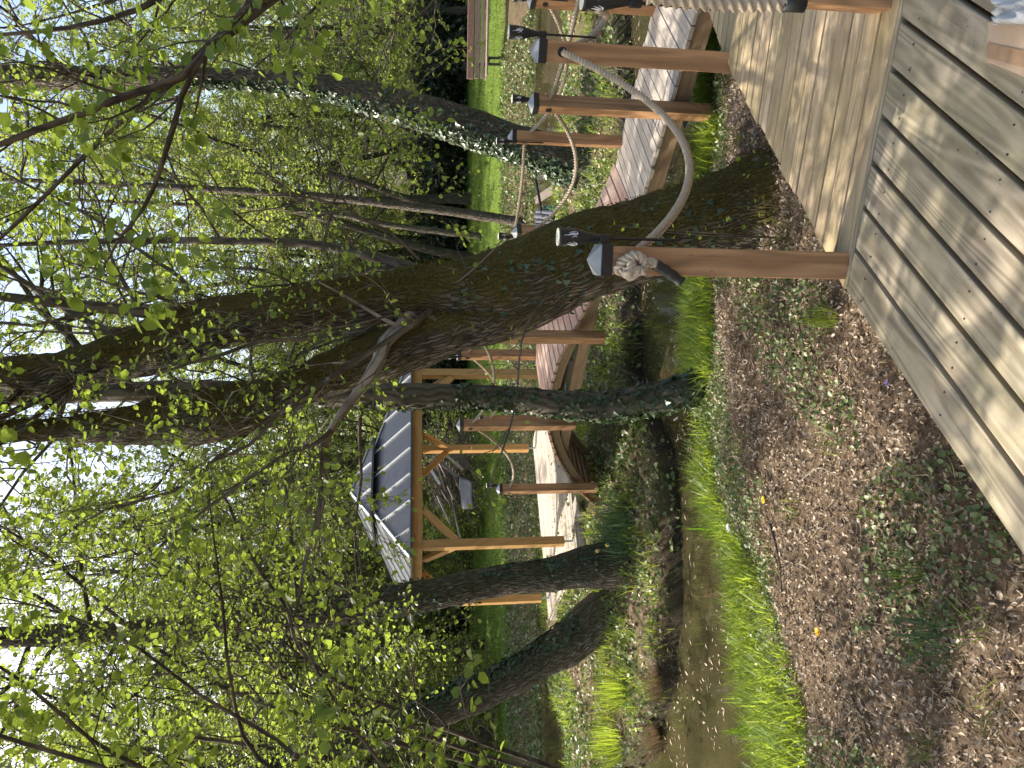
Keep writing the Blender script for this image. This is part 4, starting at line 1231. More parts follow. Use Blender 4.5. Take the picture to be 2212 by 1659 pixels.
# old branch scars
b = MB()
for x_, y_ in ((935, 855), (975, 868), (1040, 850), (1063, 862), (905, 850)):
    q = AT(x_, y_, 5.85); c_ = AT(x_, 857, 5.95); o_ = (q - c_); o_.z = 0; o_ = Vector((q.x - c_.x, -.10, 0)).normalized()
    b.lathe([(.036, -.012), (.032, .006), (.018, .010), (.014, .002)], 12, Matrix.Translation(c_ + o_ * .088) @ Vector((0, 0, 1)).rotation_difference(o_).to_matrix().to_4x4())
put(b.build("branch_scars", m_twig, smooth=True), slim)
sv = Veg(); p_, r_ = smooth_trunk(*t2, .3)
for k in range(14):
    i = int(len(p_) * (.62 + .37 * k / 14)); a = rng.uniform(0, 6.283)
    grow(sv, p_[i], Vector((math.cos(a), math.sin(a), .5)).normalized(), rng.uniform(1.0, 1.9), .018, 3, pr(leafsz=.05, leafsp=.07, kids=[0, 4, 4, 4]))
tw_mesh(sv, "branches", m_twig, slim); cr_mesh(sv, "crown", m_leaf, slim)

def side_tree(name, label, px, Y0, Y1, mat, base, n_lim, t_lim, limL, lmat, prm, ivy=(), az=None, up=.4, nseg=24, r_l=.03):
    t = thing(name, label, "tree", tuple(base)); tp = trunk_pts(px, Y0, Y1)
    trunk_mesh("trunk", [tp], mat, t, nseg, (.14, 2.6, .012, 15), .07)
    V = Veg(); p, r = smooth_trunk(*tp, .3)
    for k in range(n_lim):
        i = min(len(p) - 1, int(len(p) * (t_lim + (1 - t_lim) * (k + rng.random()) / n_lim)))
        a = rng.uniform(0, 6.283) if az is None else R(rng.gauss(*az))
        grow(V, p[i], Vector((math.cos(a), math.sin(a), rng.uniform(up - .3, up + .3))).normalized(), limL * rng.uniform(.6, 1.25), r_l, 3, prm)
    tw_mesh(V, "branches", m_bark_dark, t); cr_mesh(V, "crown", lmat, t)
    if ivy:
        iv = Veg()
        for (n, sz, a0, a1, hc, hw, dn) in ivy: ivy_on(tp[0], tp[1], n, sz, a0, a1, hc, hw, iv, dens=dn)
        cr_mesh(iv, "ivy", m_ivy, t, 'ivy', aspect=1.0)
    return t, tp
g3 = on_ground(1338, 1222)
T3, tp3 = side_tree("lichened_tree", "lichen-spotted tree with ivy at its foot standing in front of the pavilion platform", [(1375, 1215, 72), (1337, 1219, 58), (1300, 1222, 48), (1203, 1238, 37), (1099, 1252, 32), (995, 1271, 34), (891, 1291, 36), (800, 1306, 34), (650, 1328, 28), (400, 1355, 24), (200, 1368, 24), (0, 1377, 22), (-250, 1390, 17), (-500, 1400, 8)],
    g3.y, g3.y + .4, m_bark_dark, g3, 26, .42, 2.1, m_leaf_mid, pr(leafsz=.046, leafsp=.05, kids=[0, 5, 6, 5]), ivy=((700, .05, .05, .34, -50, 38, -.05), (300, .05, .2, .55, 190, 30, None)))
g5 = on_ground(1306, 1338)
T5, tp5 = side_tree("ivy_leaning_tree", "ivy-covered tree leaning steeply away from the pavilion above the pond", [(1350, 1322, 74), (1312, 1332, 62), (1285, 1344, 50), (1223, 1393, 43), (1148, 1439, 36), (1047, 1492, 35), (972, 1522, 38), (886, 1562, 31), (753, 1609, 25), (640, 1650, 23), (450, 1715, 20), (200, 1790, 17), (-50, 1850, 13), (-300, 1900, 6)],
    g5.y, g5.y + .5, m_bark_dark, g5, 26, .40, 2.4, m_leaf_mid, pr(leafsz=.046, leafsp=.05, kids=[0, 5, 6, 5]), ivy=((3000, .06, .06, .56, 5, 30, -.35), (1300, .065, .1, .58, 50, 35, None)))
g4 = on_ground(1258, 362)
T4, tp4 = side_tree("ivy_clad_tree", "tall curving tree with silvery sunlit ivy down one flank beyond the straight boardwalk", [(1300, 378, 80), (1255, 362, 56), (1180, 335, 45), (1089, 302, 40), (998, 272, 41), (884, 236, 35), (793, 212, 33), (702, 190, 28), (600, 176, 23), (500, 170, 22), (350, 168, 22), (200, 167, 24), (50, 168, 26), (-150, 165, 22), (-400, 150, 12), (-560, 150, 6)],
    g4.y, g4.y + .6, m_bark_dark, g4, 22, .5, 2.2, m_leaf_mid, pr(leafsz=.06, leafsp=.07, kids=[0, 4, 5, 5]), ivy=((2600, .072, .03, .52, 210, 14, None), (350, .055, .0, .30, -120, 40, .0)), nseg=30)

for (px, Y, lb_) in (([(1150, 486, 13), (1112, 478, 11), (1080, 472, 10), (982, 458, 10), (878, 445, 9), (700, 425, 8), (500, 411, 7), (200, 395, 6), (-100, 385, 3)], 17.2, "slender lichen-speckled tree standing in front of the lawn between bridge and bench"),
                     ([(1040, 512, 9), (1009, 507, 7), (904, 494, 6.5), (800, 479, 6), (748, 466, 5.5), (600, 450, 5), (350, 440, 4), (0, 425, 2)], 23.5, "thin brown-stemmed tree at the lawn's edge just behind the slender lichened one")):
    g_ = AT(px[1][0], px[1][1], Y); g_.z = gz(g_.x, g_.y)
    side_tree("slender_tree", lb_, px, Y, Y + .3, m_bark_dark, g_, 18, .4, 2.6, m_leaf_mid, pr(leafsz=.085, leafsp=.10, kids=[0, 5, 5, 5]), nseg=14)

# ---- hazels whose boughs hang into the view
def hazel(label, base, stems, lmat, prm, name="hazel", t_in=.42, r_k=1.0):
    t = thing(name, label, "tree", tuple(base)); V = Veg(); b = MB()
    for px, Y0, Y1, kids, L, lv in stems:
        pts, rad = trunk_pts(px, Y0, Y1)
        r_0 = [q * r_k for q in rad]
        p, r = smooth_trunk([Vector(base)] + pts, [r_0[0] * 1.25] + r_0, .12)
        b.tube(p, r, 12, wob=(.12, 8), r=.4)
        m = len(p) - 1
        i0 = int(m * t_in)
        for k in range(kids):
            x = i0 + (m - i0) * (k + rng.random()) / kids; i = min(int(x), m - 1)
            q = p[i]; dq = (p[i+1] - p[i]).normalized(); nd = perp_turn(dq, rng.uniform(.4, 1.1), rng.uniform(0, 6.283))
            grow(V, q, nd, L * rng.uniform(.6, 1.3), max(.004, r[i] * .5), lv, prm)
    put(b.build("stems", m_bark_brown, smooth=True), t); tw_mesh(V, "twigs", m_bark_brown, t); cr_mesh(V, "crown", lmat, t); return t
prH = pr(leafsz=.056, leafsp=.055, kids=[0, 4, 4], wig=.16, droop=.4, ratio=.5)
# beside the deck, out of frame beyond the picture's upper edge: its bough crosses the sky
hazel("brown hazel bough crossing the treetops, with fresh toothed leaves hanging from it", (3.3, 3.3, -.5), [
    ([(900, -330, 12), (760, -130, 11), (586, 0, 10), (449, 109, 9), (390, 168, 8.5), (273, 207, 8), (187, 242, 7.5), (78, 281, 7), (0, 312, 6), (-120, 350, 4)], 3.2, 2.9, 15, .55, 2),
    ([(760, -140, 8), (600, -40, 7), (430, 130, 6), (375, 273, 6), (345, 370, 5), (310, 450, 4), (255, 520, 3), (215, 600, 2)], 3.3, 2.8, 10, .5, 2),
    ([(600, -160, 8), (400, -40, 7), (300, 20, 6), (150, 60, 5), (0, 75, 4), (-100, 90, 3)], 3.4, 3.3, 11, .6, 2),
    ([(700, -180, 8), (539, 8, 5.5), (360, 180, 5.5), (220, 300, 5), (120, 400, 4.5), (0, 515, 4), (-100, 600, 3)], 4.2, 4.4, 12, .6, 2)], m_leaf_big, prH)
gl = (-4.3, 4.3, gz(-4.3, 4.3))
hazel("hazel with big toothed leaves on long upright shoots at the picture's lower edge", gl, [
    ([(840, 1780, 9), (700, 1690, 8), (600, 1600, 7), (430, 1500, 6), (300, 1400, 5), (150, 1330, 4), (0, 1290, 3)], 3.4, 3.3, 13, .6, 2),
    ([(1000, 1800, 8), (870, 1700, 7), (740, 1540, 5), (660, 1400, 4), (620, 1300, 3)], 3.2, 3.4, 6, .45, 2),
    ([(700, 1800, 9), (400, 1700, 8), (200, 1600, 7), (60, 1480, 6), (-100, 1380, 4)], 3.3, 3.0, 13, .6, 2),
    ([(500, 1780, 9), (200, 1650, 8), (0, 1590, 7), (-150, 1500, 4)], 3.0, 2.8, 9, .6, 2),
    ([(1080, 1800, 5), (1060, 1660, 4), (1010, 1560, 3), (985, 1430, 2)], 2.9, 3.0, 5, .28, 1),
    ([(1100, 1800, 4), (1075, 1650, 3), (1060, 1530, 2.4), (1050, 1390, 1.6)], 3.0, 3.2, 4, .22, 1),
    ([(800, 1760, 8), (560, 1640, 7), (500, 1480, 6), (480, 1300, 5), (460, 1150, 3.5), (450, 1050, 2)], 3.6, 3.8, 13, .55, 2)], m_leaf_big, prH, r_k=.6)
hazel("young beech-leaved tree whose pale boughs fan over the pavilion roof", (-3.6, 5.2, gz(-3.6, 5.2)), [
    ([(780, 1500, 8), (610, 1300, 7), (530, 1180, 6), (470, 1050, 5), (330, 960, 4), (200, 900, 3)], 5.3, 5.4, 16, .85, 2),
    ([(700, 1560, 8), (420, 1450, 7), (250, 1330, 6), (100, 1200, 5), (-60, 1100, 4)], 5.2, 5.6, 18, .9, 2),
    ([(760, 1540, 7), (600, 1450, 6), (500, 1330, 5), (330, 1220, 4), (180, 1120, 3)], 5.6, 6.0, 18, .9, 2),
    ([(600, 1620, 7), (300, 1580, 6), (100, 1500, 5), (-100, 1420, 4)], 5.4, 6.2, 16, .9, 2)], m_leaf, pr(leafsz=.038, leafsp=.040, kids=[0, 5, 6], droop=.4), "young_tree", r_k=.6)

# ---- woods round the lawn: a handful of grown trees, copied
def wood_tree(name, H, r0, cb, nlim, limL, prm, lmat, bmat, shape='far', lean=0.1, lv=2):
    t = bpy.data.objects.new(name, None); COL.objects.link(t)
    pts = [Vector((0, 0, -.3))]; d = Vector((0, 0, 1))
    for i in range(10):
        d = (d + Vector((rng.gauss(0, lean), rng.gauss(0, lean), .25))).normalized(); pts.append(pts[-1] + d * H / 10)
    rad = [r0 * (1.25 if i == 0 else (1 - .88 * i / 10)) for i in range(11)]
    b = MB(); p, r = smooth_trunk(pts, rad, .5); b.tube(p, r, 12, wob=(.12, 1.2), r=.4)
    tr = b.build("trunk", bmat, smooth=True); tr.parent = t
    V = Veg(); m = len(p) - 1
    for k in range(nlim):
        f = cb + (1 - cb) * (k + rng.random()) / nlim; i = min(int(f * m), m - 1); a = k * 2.4 + rng.uniform(-.4, .4)
        e = rng.uniform(.1, .8)
        grow(V, p[i], Vector((math.cos(a), math.sin(a), e)).normalized(), limL * (1.15 - .75 * (f - cb) / (1 - cb)) * rng.uniform(.7, 1.2), r[i] * .4, lv, prm)
    b = MB()
    for q, rr, n in V.tw: b.tube(q, rr, min(n, 4) if rr[0] > .01 else 3, cap=False, r=.5)
    br = b.build("branches", m_twig, smooth=True); br.parent = t
    cr = leafmesh("crown", V.P, V.D, V.N, V.S, lmat, None, shape); cr.parent = t
    print(name, len(V.P))
    return t
prF = dict(kids=[0, 6, 7], ang=(.4, 1.1), ratio=.5, leafsp=.11, leafsz=.092, trop=.05, wig=.2, cluster=4, jit=.9, droop=.3)
protos = [wood_tree("ash_tree", 17, .20, .22, 26, 4.2, prF, m_leaf_far, m_bark_far),
          wood_tree("beech_tree", 15, .17, .12, 30, 4.0, prF, m_leaf_mid, m_bark_grey),
          wood_tree("alder_tree", 18, .16, .30, 22, 3.4, prF, m_leaf_far, m_bark_far, lean=.14),
          wood_tree("thin_tree", 14, .09, .18, 20, 2.6, prF, m_leaf_mid, m_bark_far, lean=.16)]
shade = wood_tree("added_shade_tree", 9.8, .13, .48, 26, 3.2, dict(prF, leafsp=.10, cluster=3, kids=[0, 6, 7]), m_leaf_mid, m_bark_grey)  # crown shaped and added out of view to throw shade on the deck
prB = dict(kids=[0, 6, 6], ang=(.4, 1.2), ratio=.55, leafsp=.11, leafsz=.11, trop=.08, wig=.22, cluster=2, jit=.9, droop=.25, t0=.05)
def bush(name, H, n, lmat, prm, shape='far'):
    t = bpy.data.objects.new(name, None); COL.objects.link(t); V = Veg()
    for k in range(n):
        a = k / n * 6.283 + rng.random(); e = rng.uniform(.6, 2.2)
        grow(V, Vector((math.cos(a) * .3, math.sin(a) * .3, -.1)), Vector((math.cos(a), math.sin(a), e)).normalized(), H * rng.uniform(.7, 1.15), .025, 2, prm)
    b = MB()
    for q, rr, m_ in V.tw: b.tube(q, rr, 3, cap=False, r=.5)
    o = b.build("stems", m_twig, smooth=True); o.parent = t
    o = leafmesh("foliage", V.P, V.D, V.N, V.S, lmat, None, shape); o.parent = t
    print(name, len(V.P))
    return t
bushes = [bush("hazel_bush", 3.6, 13, m_leaf_far, prB), bush("field_bush", 2.8, 14, m_leaf_mid, prB),
          bush("evergreen_bush", 2.2, 16, m_leaf_dark, dict(prB, leafsp=.075, leafsz=.17, droop=1.1, jit=.5))]
def place(proto, used, x, y, sc, label, cat, group):
    o = proto if proto not in used else copy_tree(proto); used.add(proto)
    o.location = (x, y, gz(x, y)); o.rotation_euler = (0, 0, rng.uniform(0, 6.283)); o.scale = (sc, sc, sc * rng.uniform(.92, 1.1))
    return tag(o, label, cat, group)
used = set()
LBL = {"ash_tree": "tall woodland tree in thin spring leaf beyond the lawn", "beech_tree": "grey-barked woodland tree leafing low beyond the lawn",
       "alder_tree": "straight dark-trunked woodland tree with a high thin crown", "thin_tree": "thin young woodland tree between the larger trunks"}
spots = []
def clear(x, y, dmin):
    if any((x - a) ** 2 + (y - c) ** 2 < dmin * dmin for a, c in spots): return False
    spots.append((x, y)); return True
cnt = 0
# trunks seen plainly in the picture (x at the foot, y, distance)
for (yy, Y, k, sc) in ((470, 26, 2, .95), (430, 30, 0, 1), (385, 29, 3, 1.1), (300, 33, 2, 1), (250, 36, 0, 1), (560, 27, 2, 1.1), (610, 34, 1, 1), (90, 34, 1, 1), (20, 31, 2, 1), (1395, 24, 2, .9), (1370, 31, 0, 1), (1500, 27, 3, 1), (1290, 33, 1, 1), (1140, 34, 0, 1), (1010, 36, 2, 1), (900, 30, 3, 1.1), (760, 35, 0, 1), (1590, 22, 1, .9), (1650, 28, 0, 1), (690, 29, 3, 1)):
    x = AT(1000, yy, Y).x
    if clear(x, Y, 1.5): place(protos[k], used, x, Y, sc, LBL[protos[k].name.split('.')[0]], "tree", "woodland trees beyond the lawn")
for tries in range(900):
    if cnt >= 58: break
    Y = rng.uniform(33, 62); x = rng.uniform(-.62, .62) * Y + rng.uniform(-3, 3)
    if clear(x, Y, 3.2):
        k = rng.randrange(4); place(protos[k], used, x, Y, rng.uniform(.85, 1.2), LBL[protos[k].name.split('.')[0]], "tree", "woodland trees beyond the lawn"); cnt += 1
# woodland close on the pavilion's far flank and one unseen tree added to shade the deck
for (x, y, k, sc) in ((-10.5, 17.5, 1, .72), (-14, 21, 0, .85), (-12.5, 29, 3, .8), (-12.5, 13, 1, .7), (-16, 15, 2, .9), (-10.6, 4.6, 1, 1.0), (11, 18, 1, .75), (14, 24, 0, .9), (9.5, 27, 3, .85), (-4, 27.5, 1, .8), (-11.5, 22, 1, .9), (-13.5, 26.5, 1, 1), (-11, 32, 0, 1), (-15.5, 23, 2, 1), (-16.5, 30, 1, 1), (-2.5, 31, 0, 1), (-17, 19, 1, .9), (-19, 30, 0, 1.3), (-15, 33.5, 1, 1.35), (-12, 36, 0, 1.35), (-8.2, 33.6, 1, 1.3), (-4.8, 35.5, 0, 1.3), (-1.6, 34, 2, 1.25), (-9.8, 40, 0, 1.5), (-17, 39, 1, 1.5), (-21, 25, 1, 1.2), (3, 36, 1, 1.25), (7.4, 38, 0, 1.3), (12, 35, 1, 1.2)):
    spots.append((x, y)); place(protos[k], used, x, y, sc, {0: "ash-like tree standing near the pond beyond the pavilion", 1: "low-branched grey tree crowding the pond's far flank", 2: "dark slender tree by the pond beyond the pavilion", 3: "sparse young tree near the stream bank"}[k], "tree", "trees crowding round the stream and pond")
BL = {"hazel_bush": "tall loose green bush at the edge of the wood", "field_bush": "rounded light green bush at the edge of the wood", "evergreen_bush": "dark drooping evergreen bush along the far edge of the lawn"}
for (x, y, sc, lb_) in ((-4.1, 3.5, 1.0, "unseen high-crowned tree added to shade the foreground deck"), (-2.2, .6, .95, "unseen high-crowned tree added behind the foreground deck for its shade")):
    place(shade, used, x, y, sc, lb_, "tree", "high-crowned trees added to shade the deck")
for i in range(20):
    Y = 32.5 + rng.uniform(-.8, 1.6); x = -19 + 2.1 * i + rng.uniform(-.6, .6); ev = x > -3 or rng.random() < .4
    k = 2 if ev else rng.randrange(2)
    place(bushes[k], used, x, Y, rng.uniform(.85, 1.2), BL[bushes[k].name.split('.')[0]], "bush", "bushes along the edge of the wood")
for i in range(30):
    Y = rng.uniform(34.5, 52); x = rng.uniform(-.62, .62) * Y; k = rng.randrange(2)
    place(bushes[k], used, x, Y, rng.uniform(1.1, 1.9), BL[bushes[k].name.split('.')[0]], "bush", "bushes along the edge of the wood")
for (x, y, k, sc) in ((-9.5, 21, 0, 1), (-12.5, 24.5, 1, 1.2), (-7.5, 29, 0, 1.1), (-13.5, 18.5, 0, 1.0), (-4.6, 25, 1, .8), (-2.6, 23.8, 0, .8), (-15, 27, 1, 1.2), (-13.3, 22.6, 2, .8)):
    place(bushes[k], used, x, y, sc, BL[bushes[k].name.split('.')[0]], "bush", "bushes along the edge of the wood")
# the wood beyond
n = 38000
a = nrng.uniform(-.75, .75, n); d_ = nrng.uniform(56, 80, n); h = nrng.random(n) ** 1.1 * 17
Pf = np.stack([np.sin(a) * d_, np.cos(a) * d_, h - .5], 1)
keep = np.array([noise.noise(Vector((p[0] * .22, p[1] * .22, p[2] * .30))) > -.12 + .018 * p[2] for p in Pf])
Pf = Pf[keep]; n = len(Pf)
Nf = nrng.normal(0, .6, (n, 3)); Nf[:, 2] += .6; Df = nrng.normal(0, 1, (n, 3)); Df[:, 2] -= .3
tag(leafmesh("distant_wood", Pf, Df, Nf, nrng.uniform(.3, .75, n), m_leaf_far, None, 'far'), "hazy mass of leafing wood far behind the trunks", "wood", kind="stuff")

# ------------------------------------------------------------------ ground cover
def scatter(n, xr, yr, ok):
    x = nrng.uniform(*xr, n); y = nrng.uniform(*yr, n); k = ok(x, y); return x[k], y[k]
def in_deck(x, y):
    dx, dy = x - corner.x, y - corner.y
    a_ = dx * pn.x + dy * pn.y                   # across from the edge line
    b_ = dx * nrm_s.x + dy * nrm_s.y
    return ((a_ > -.03) & (b_ < 0)) | (((x - corner.x) * edge_d.y - (y - corner.y) * edge_d.x > -.02) & (b_ >= 0) & (b_ < depth + .5))
yn_ = lambda x: np.interp(x, *c_near); yf_ = lambda x: np.interp(x, *c_far); yb_ = lambda x: np.interp(x, *c_back); yl_ = lambda x: np.interp(x, *c_lawn)
def nz2(x, y, s, o=0): return np.array([noise.noise(Vector((a * s + o, b_ * s, o))) for a, b_ in zip(x, y)])
def lay(name, x, y, mat, shape, sz, up=.2, lift=.0, label="", cat="", droop=0.0, aspect=.78, lo=.5, hi=1.3, standup=False, tilt=.35):
    n = len(x); z = ground_z(x, y)
    a_ = nrng.uniform(0, 6.283, n)
    if standup:
        D = np.stack([np.cos(a_) * tilt * nrng.random(n), np.sin(a_) * tilt * nrng.random(n), np.ones(n)], 1)
        N = np.stack([np.cos(a_), np.sin(a_), np.zeros(n) + .1], 1)
    else:
        D = np.stack([np.cos(a_), np.sin(a_), nrng.normal(0, up, n)], 1)
        N = np.stack([nrng.normal(0, up * 1.6, n), nrng.normal(0, up * 1.6, n), np.ones(n)], 1)
    S = sz * nrng.uniform(lo, hi, n)
    P_ = np.stack([x, y, z + lift * nrng.random(n)], 1)
    o = leafmesh(name, P_, D, N, S, mat, None, shape, aspect=aspect)
    return tag(o, label, cat, kind="stuff")
# leaf litter on our bank
x, y = scatter(150000, (-4.4, 4.0), (1.9, 7.0), lambda x, y: (y < yn_(x) - .70 - .3 * np.clip(-x - .6, 0, 2.2) + .25 * np.sin(x * 4)) & ~in_deck(x, y))
lay("leaf_litter", x, y, m_litter, 'curl', .025, .6, .022, "dense brown litter of dry curled leaves on the near bank", "leaf litter", aspect=.34, lo=.22, hi=1.25)
x, y = scatter(26000, (-4.2, 4.0), (1.9, 7.0), lambda x, y: (y < yn_(x) - .6) & ~in_deck(x, y))
lay("stem_litter", x, y, m_reed, 'blade', .06, .35, .03, "thin dry stems and straws lying among the leaf litter", "leaf litter", aspect=.05, lo=.3, hi=1.5)
x, y = scatter(16000, (-7, 6), (7.0, 14), lambda x, y: (y > yf_(x) + .3) & (y < yb_(x) - .2))
k = nz2(x, y, .9, 3) > -.1
lay("island_litter", x[k], y[k], m_litter, 'curl', .05, .45, .03, "pale dry leaves strewn over the island bank", "leaf litter", aspect=.6)
# small green plants among the litter
x, y = scatter(80000, (-4.6, 4.0), (1.9, 7.2), lambda x, y: (y < yn_(x) - .1) & ~in_deck(x, y))
k = nz2(x, y, 1.3, 9) + .35 * nz2(x, y, 4, 2) + .6 * np.exp(-((yn_(x) - y - .8 - .3 * np.clip(-x - .6, 0, 2.2)) / .75) ** 2) > .10
lay("ground_cover", x[k], y[k], m_cover, 'leaf', .023, .6, .06, "small green ivy and herb leaves creeping through the near bank litter", "ground cover", lo=.5, hi=1.5)
x, y = scatter(46000, (-7.5, 7), (7.0, 14.5), lambda x, y: (y > yf_(x) + .02) & (y < yb_(x) - .1))
k = nz2(x, y, 1.1, 5) + .3 * nz2(x, y, 4, 2) > -.18
lay("island_cover", x[k], y[k], m_cover, 'leaf', .05, .6, .10, "low green herbs covering the island bank", "ground cover", lo=.5, hi=1.5)
# bright grass along the near water's edge
def tufts(n_t, per, xr, yr, ok, spread):
    cx, cy = scatter(n_t, xr, yr, ok); n = len(cx)
    return np.repeat(cx, per) + nrng.normal(0, spread, n * per), np.repeat(cy, per) + nrng.normal(0, spread, n * per)
x, y = tufts(5200, 20, (-4.8, 4.2), (3.2, 7.3), lambda x, y: (yn_(x) - y > -.03) & (yn_(x) - y < 1.15 + .2 * np.sin(x * 3) + .45 * np.clip(-x - .6, 0, 2.2)) & (nz2(x, y, 1.6, 1) + .6 * nz2(x, y, 5, 3) > -.22), .04)
lay("bank_grass", x, y, m_grass, 'blade', .25, label="bright sunlit tufts of grass along the near edge of the stream", cat="grass", standup=True, aspect=.035, lo=.4, hi=1.2, tilt=.9)
x, y = tufts(150, 22, (-3.5, 3.0), (2.2, 6.2), lambda x, y: (yn_(x) - y > .9) & ~in_deck(x - .08, y + .08) & (nz2(x, y, 1.4, 7) > .02), .04)
lay("litter_grass", x, y, m_grass_lawn, 'blade', .14, label="thin darker grass tufts pushing through the leaf litter", cat="grass", standup=True, aspect=.04, lo=.4, hi=1.2, tilt=1.2)
x, y = tufts(1100, 22, (-7, 6.5), (7.0, 14), lambda x, y: (y > yf_(x) + .05) & (y < yb_(x) - .05) & (nz2(x, y, .8, 4) > -.08), .08)
lay("island_grass", x, y, m_grass, 'blade', .24, label="fresh grass tufts on the island bank", cat="grass", standup=True, aspect=.035, lo=.4, hi=1.2, tilt=.9)
x, y = scatter(70000, (-16, 14), (17.5, 33), lambda x, y: (y > yl_(x) + 2.2))
lay("lawn_grass", x, y, m_grass_lawn, 'blade', .10, label="mown spring lawn beyond the pond", cat="grass", standup=True, aspect=.16, lo=.4, hi=1.2, tilt=1.3)
x, y = scatter(9000, (-9, 9), (15, 20), lambda x, y: (y > yl_(x)) & (y < yl_(x) + 2.6))
lay("pond_bank_growth", x, y, m_reed, 'blade', .22, label="dry brown growth along the far pond bank", cat="bank plants", standup=True, aspect=.05, tilt=1.6)
x, y = scatter(26000, (-9, 9), (15, 20), lambda x, y: (y > yl_(x) - .1) & (y < yl_(x) + 2.9))
lay("pond_bank_herbs", x, y, m_cover, 'leaf', .07, .7, .12, "dull green herbs along the far pond bank", "bank plants")
x, y = scatter(26000, (-5, 4.2), (3.2, 7.3), lambda x, y: (yn_(x) - y > .02) & (yn_(x) - y < 1.1 + .45 * np.clip(-x - .6, 0, 2.2)) & ~in_deck(x, y))
k = nz2(x, y, 2.1, 12) + .5 * nz2(x, y, 6, 2) > -.02
lay("bank_herbs", x[k], y[k], m_herb, 'leaf', .026, .6, .15, "pale sunlit herb leaves mixed into the bank grass by the stream", "herbs", lo=.5, hi=1.4)
# hanging dry growth over the island's stream edge
x, y = tufts(900, 20, (-5.5, 5), (6.8, 9.8), lambda x, y: (np.abs(y - yf_(x) - .12) < .20) & (nz2(x, y, 1.1, 8) > -.25), .06)
lay("stream_edge_reeds", x, y, m_reedgrey, 'blade', .22, label="dry grey stems hanging over the island's stream edge", cat="reeds", standup=True, aspect=.03, tilt=2.2)
# leaves and stems floating on the stream
x, y = scatter(2600, (-5, 5), (5.4, 9), lambda x, y: (y > yn_(x) + .05) & (y < yf_(x) - .03) & (nz2(x, y, 1.2, 6) + .9 * np.exp(-((yf_(x) - y) / .25) ** 2) > .25))
n = len(x); x2, y2 = scatter(900, (-7, 7), (12.2, 16.4), lambda x, y: (y > yb_(x) + .05) & (y < yl_(x) - .05))
x = np.r_[x, x2]; y = np.r_[y, y2]; n = len(x); a_ = nrng.uniform(0, 6.283, n)
o = leafmesh("floating_debris", np.stack([x, y, np.full(n, WZ + .004)], 1), np.stack([np.cos(a_), np.sin(a_), np.zeros(n)], 1), np.stack([nrng.normal(0, .04, n), nrng.normal(0, .04, n), np.ones(n)], 1), nrng.uniform(.02, .09, n), m_litter, None, 'far', aspect=.3)
tag(o, "scraps of dead leaf and stem floating on the stream", "floating leaves", kind="stuff")

# ---- single clumps
def clump(name, label, cat, x, y, n, h, mat, wid, spread, tilt, group=None, zoff=0.0, lean=(0, 0)):
    z = max(gz(x, y), WZ - .12) + zoff
    t = thing(name, label, cat, (x, y, z), group); P_ = []; D = []; N = []; S = []
    for k in range(n):
        a = rng.uniform(0, 6.283); rr = spread * math.sqrt(rng.random())
        P_.append((x + rr * math.cos(a), y + rr * math.sin(a), z - .02))
        tl = tilt * rng.random(); D.append((math.cos(a) * tl + lean[0], math.sin(a) * tl + lean[1], 1)); N.append((-math.cos(a), -math.sin(a), .1)); S.append(h * rng.uniform(.55, 1.1))
    o = leafmesh("leaves", P_, D, N, S, mat, t, 'blade', aspect=wid); return t
def clump_px(name, label, cat, px, z, *a, **k):
    g = on_ground(*px) if z is None else G(*px, z)
    return clump(name, label, cat, g.x, g.y, *a, **k)
clump_px("iris_clump", "broad-bladed iris clump in the water nearest the picture's lower edge", "iris", (1622, 1575), None, 34, .36, m_iris, .055, .08, .35)
clump_px("iris_clump", "slightly smaller iris clump standing beside the largest one in the shallows", "iris", (1610, 1500), None, 26, .30, m_iris, .055, .07, .40)
clump_px("iris_clump", "slender iris clump rising alone from the bank grass below the pavilion", "iris", (1575, 1140), None, 12, .42, m_iris, .035, .05, .25)
clump_px("sedge_clump", "long bleached sedge tuft leaning over the stream from the near bank", "sedge", (1605, 1390), None, 60, .34, m_iris, .02, .08, .7, lean=(.1, .5))
clump_px("sedge_clump", "vivid green sedge tussock on the island below the arched bridge", "sedge", (1368, 692), -.95, 60, .26, m_grass, .025, .05, .9)
clump_px("sedge_clump", "big rounded green tussock at the island tip above brown dead thatch", "sedge", (1345, 1490), None, 260, .42, m_grass, .025, .22, 1.1)
clump_px("sedge_clump", "wide grassy tussock where the island meets the picture's lower edge", "sedge", (1330, 1600), None, 320, .42, m_grass, .025, .3, 1.0)
clump_px("sedge_clump", "collapsed brown sedge thatch at the water's edge by the island tip", "sedge", (1420, 1590), None, 300, .40, m_reed, .02, .16, 1.6, lean=(.2, -.9))
clump_px("sedge_clump", "dark drooping dead thatch under the rounded tussock", "sedge", (1420, 1470), None, 220, .32, m_reed, .02, .14, 1.6, lean=(0, -1.1))
clump_px("grass_tuft", "bright green grass tuft against the foreground deck's plank edge", "grass tuft", (1798, 690), None, 70, .20, m_grass, .022, .05, .8)
clump_px("grass_tuft", "dark shaded grass tuft near the picture's corner below the deck edge", "grass tuft", (2045, 1370), None, 90, .20, m_daff, .03, .10, 1.2)
clump_px("grass_tuft", "broad-leaved dark tuft beside the far end of the deck's plank edge", "grass tuft", (1985, 1240), None, 50, .16, m_cover, .06, .09, 1.3)
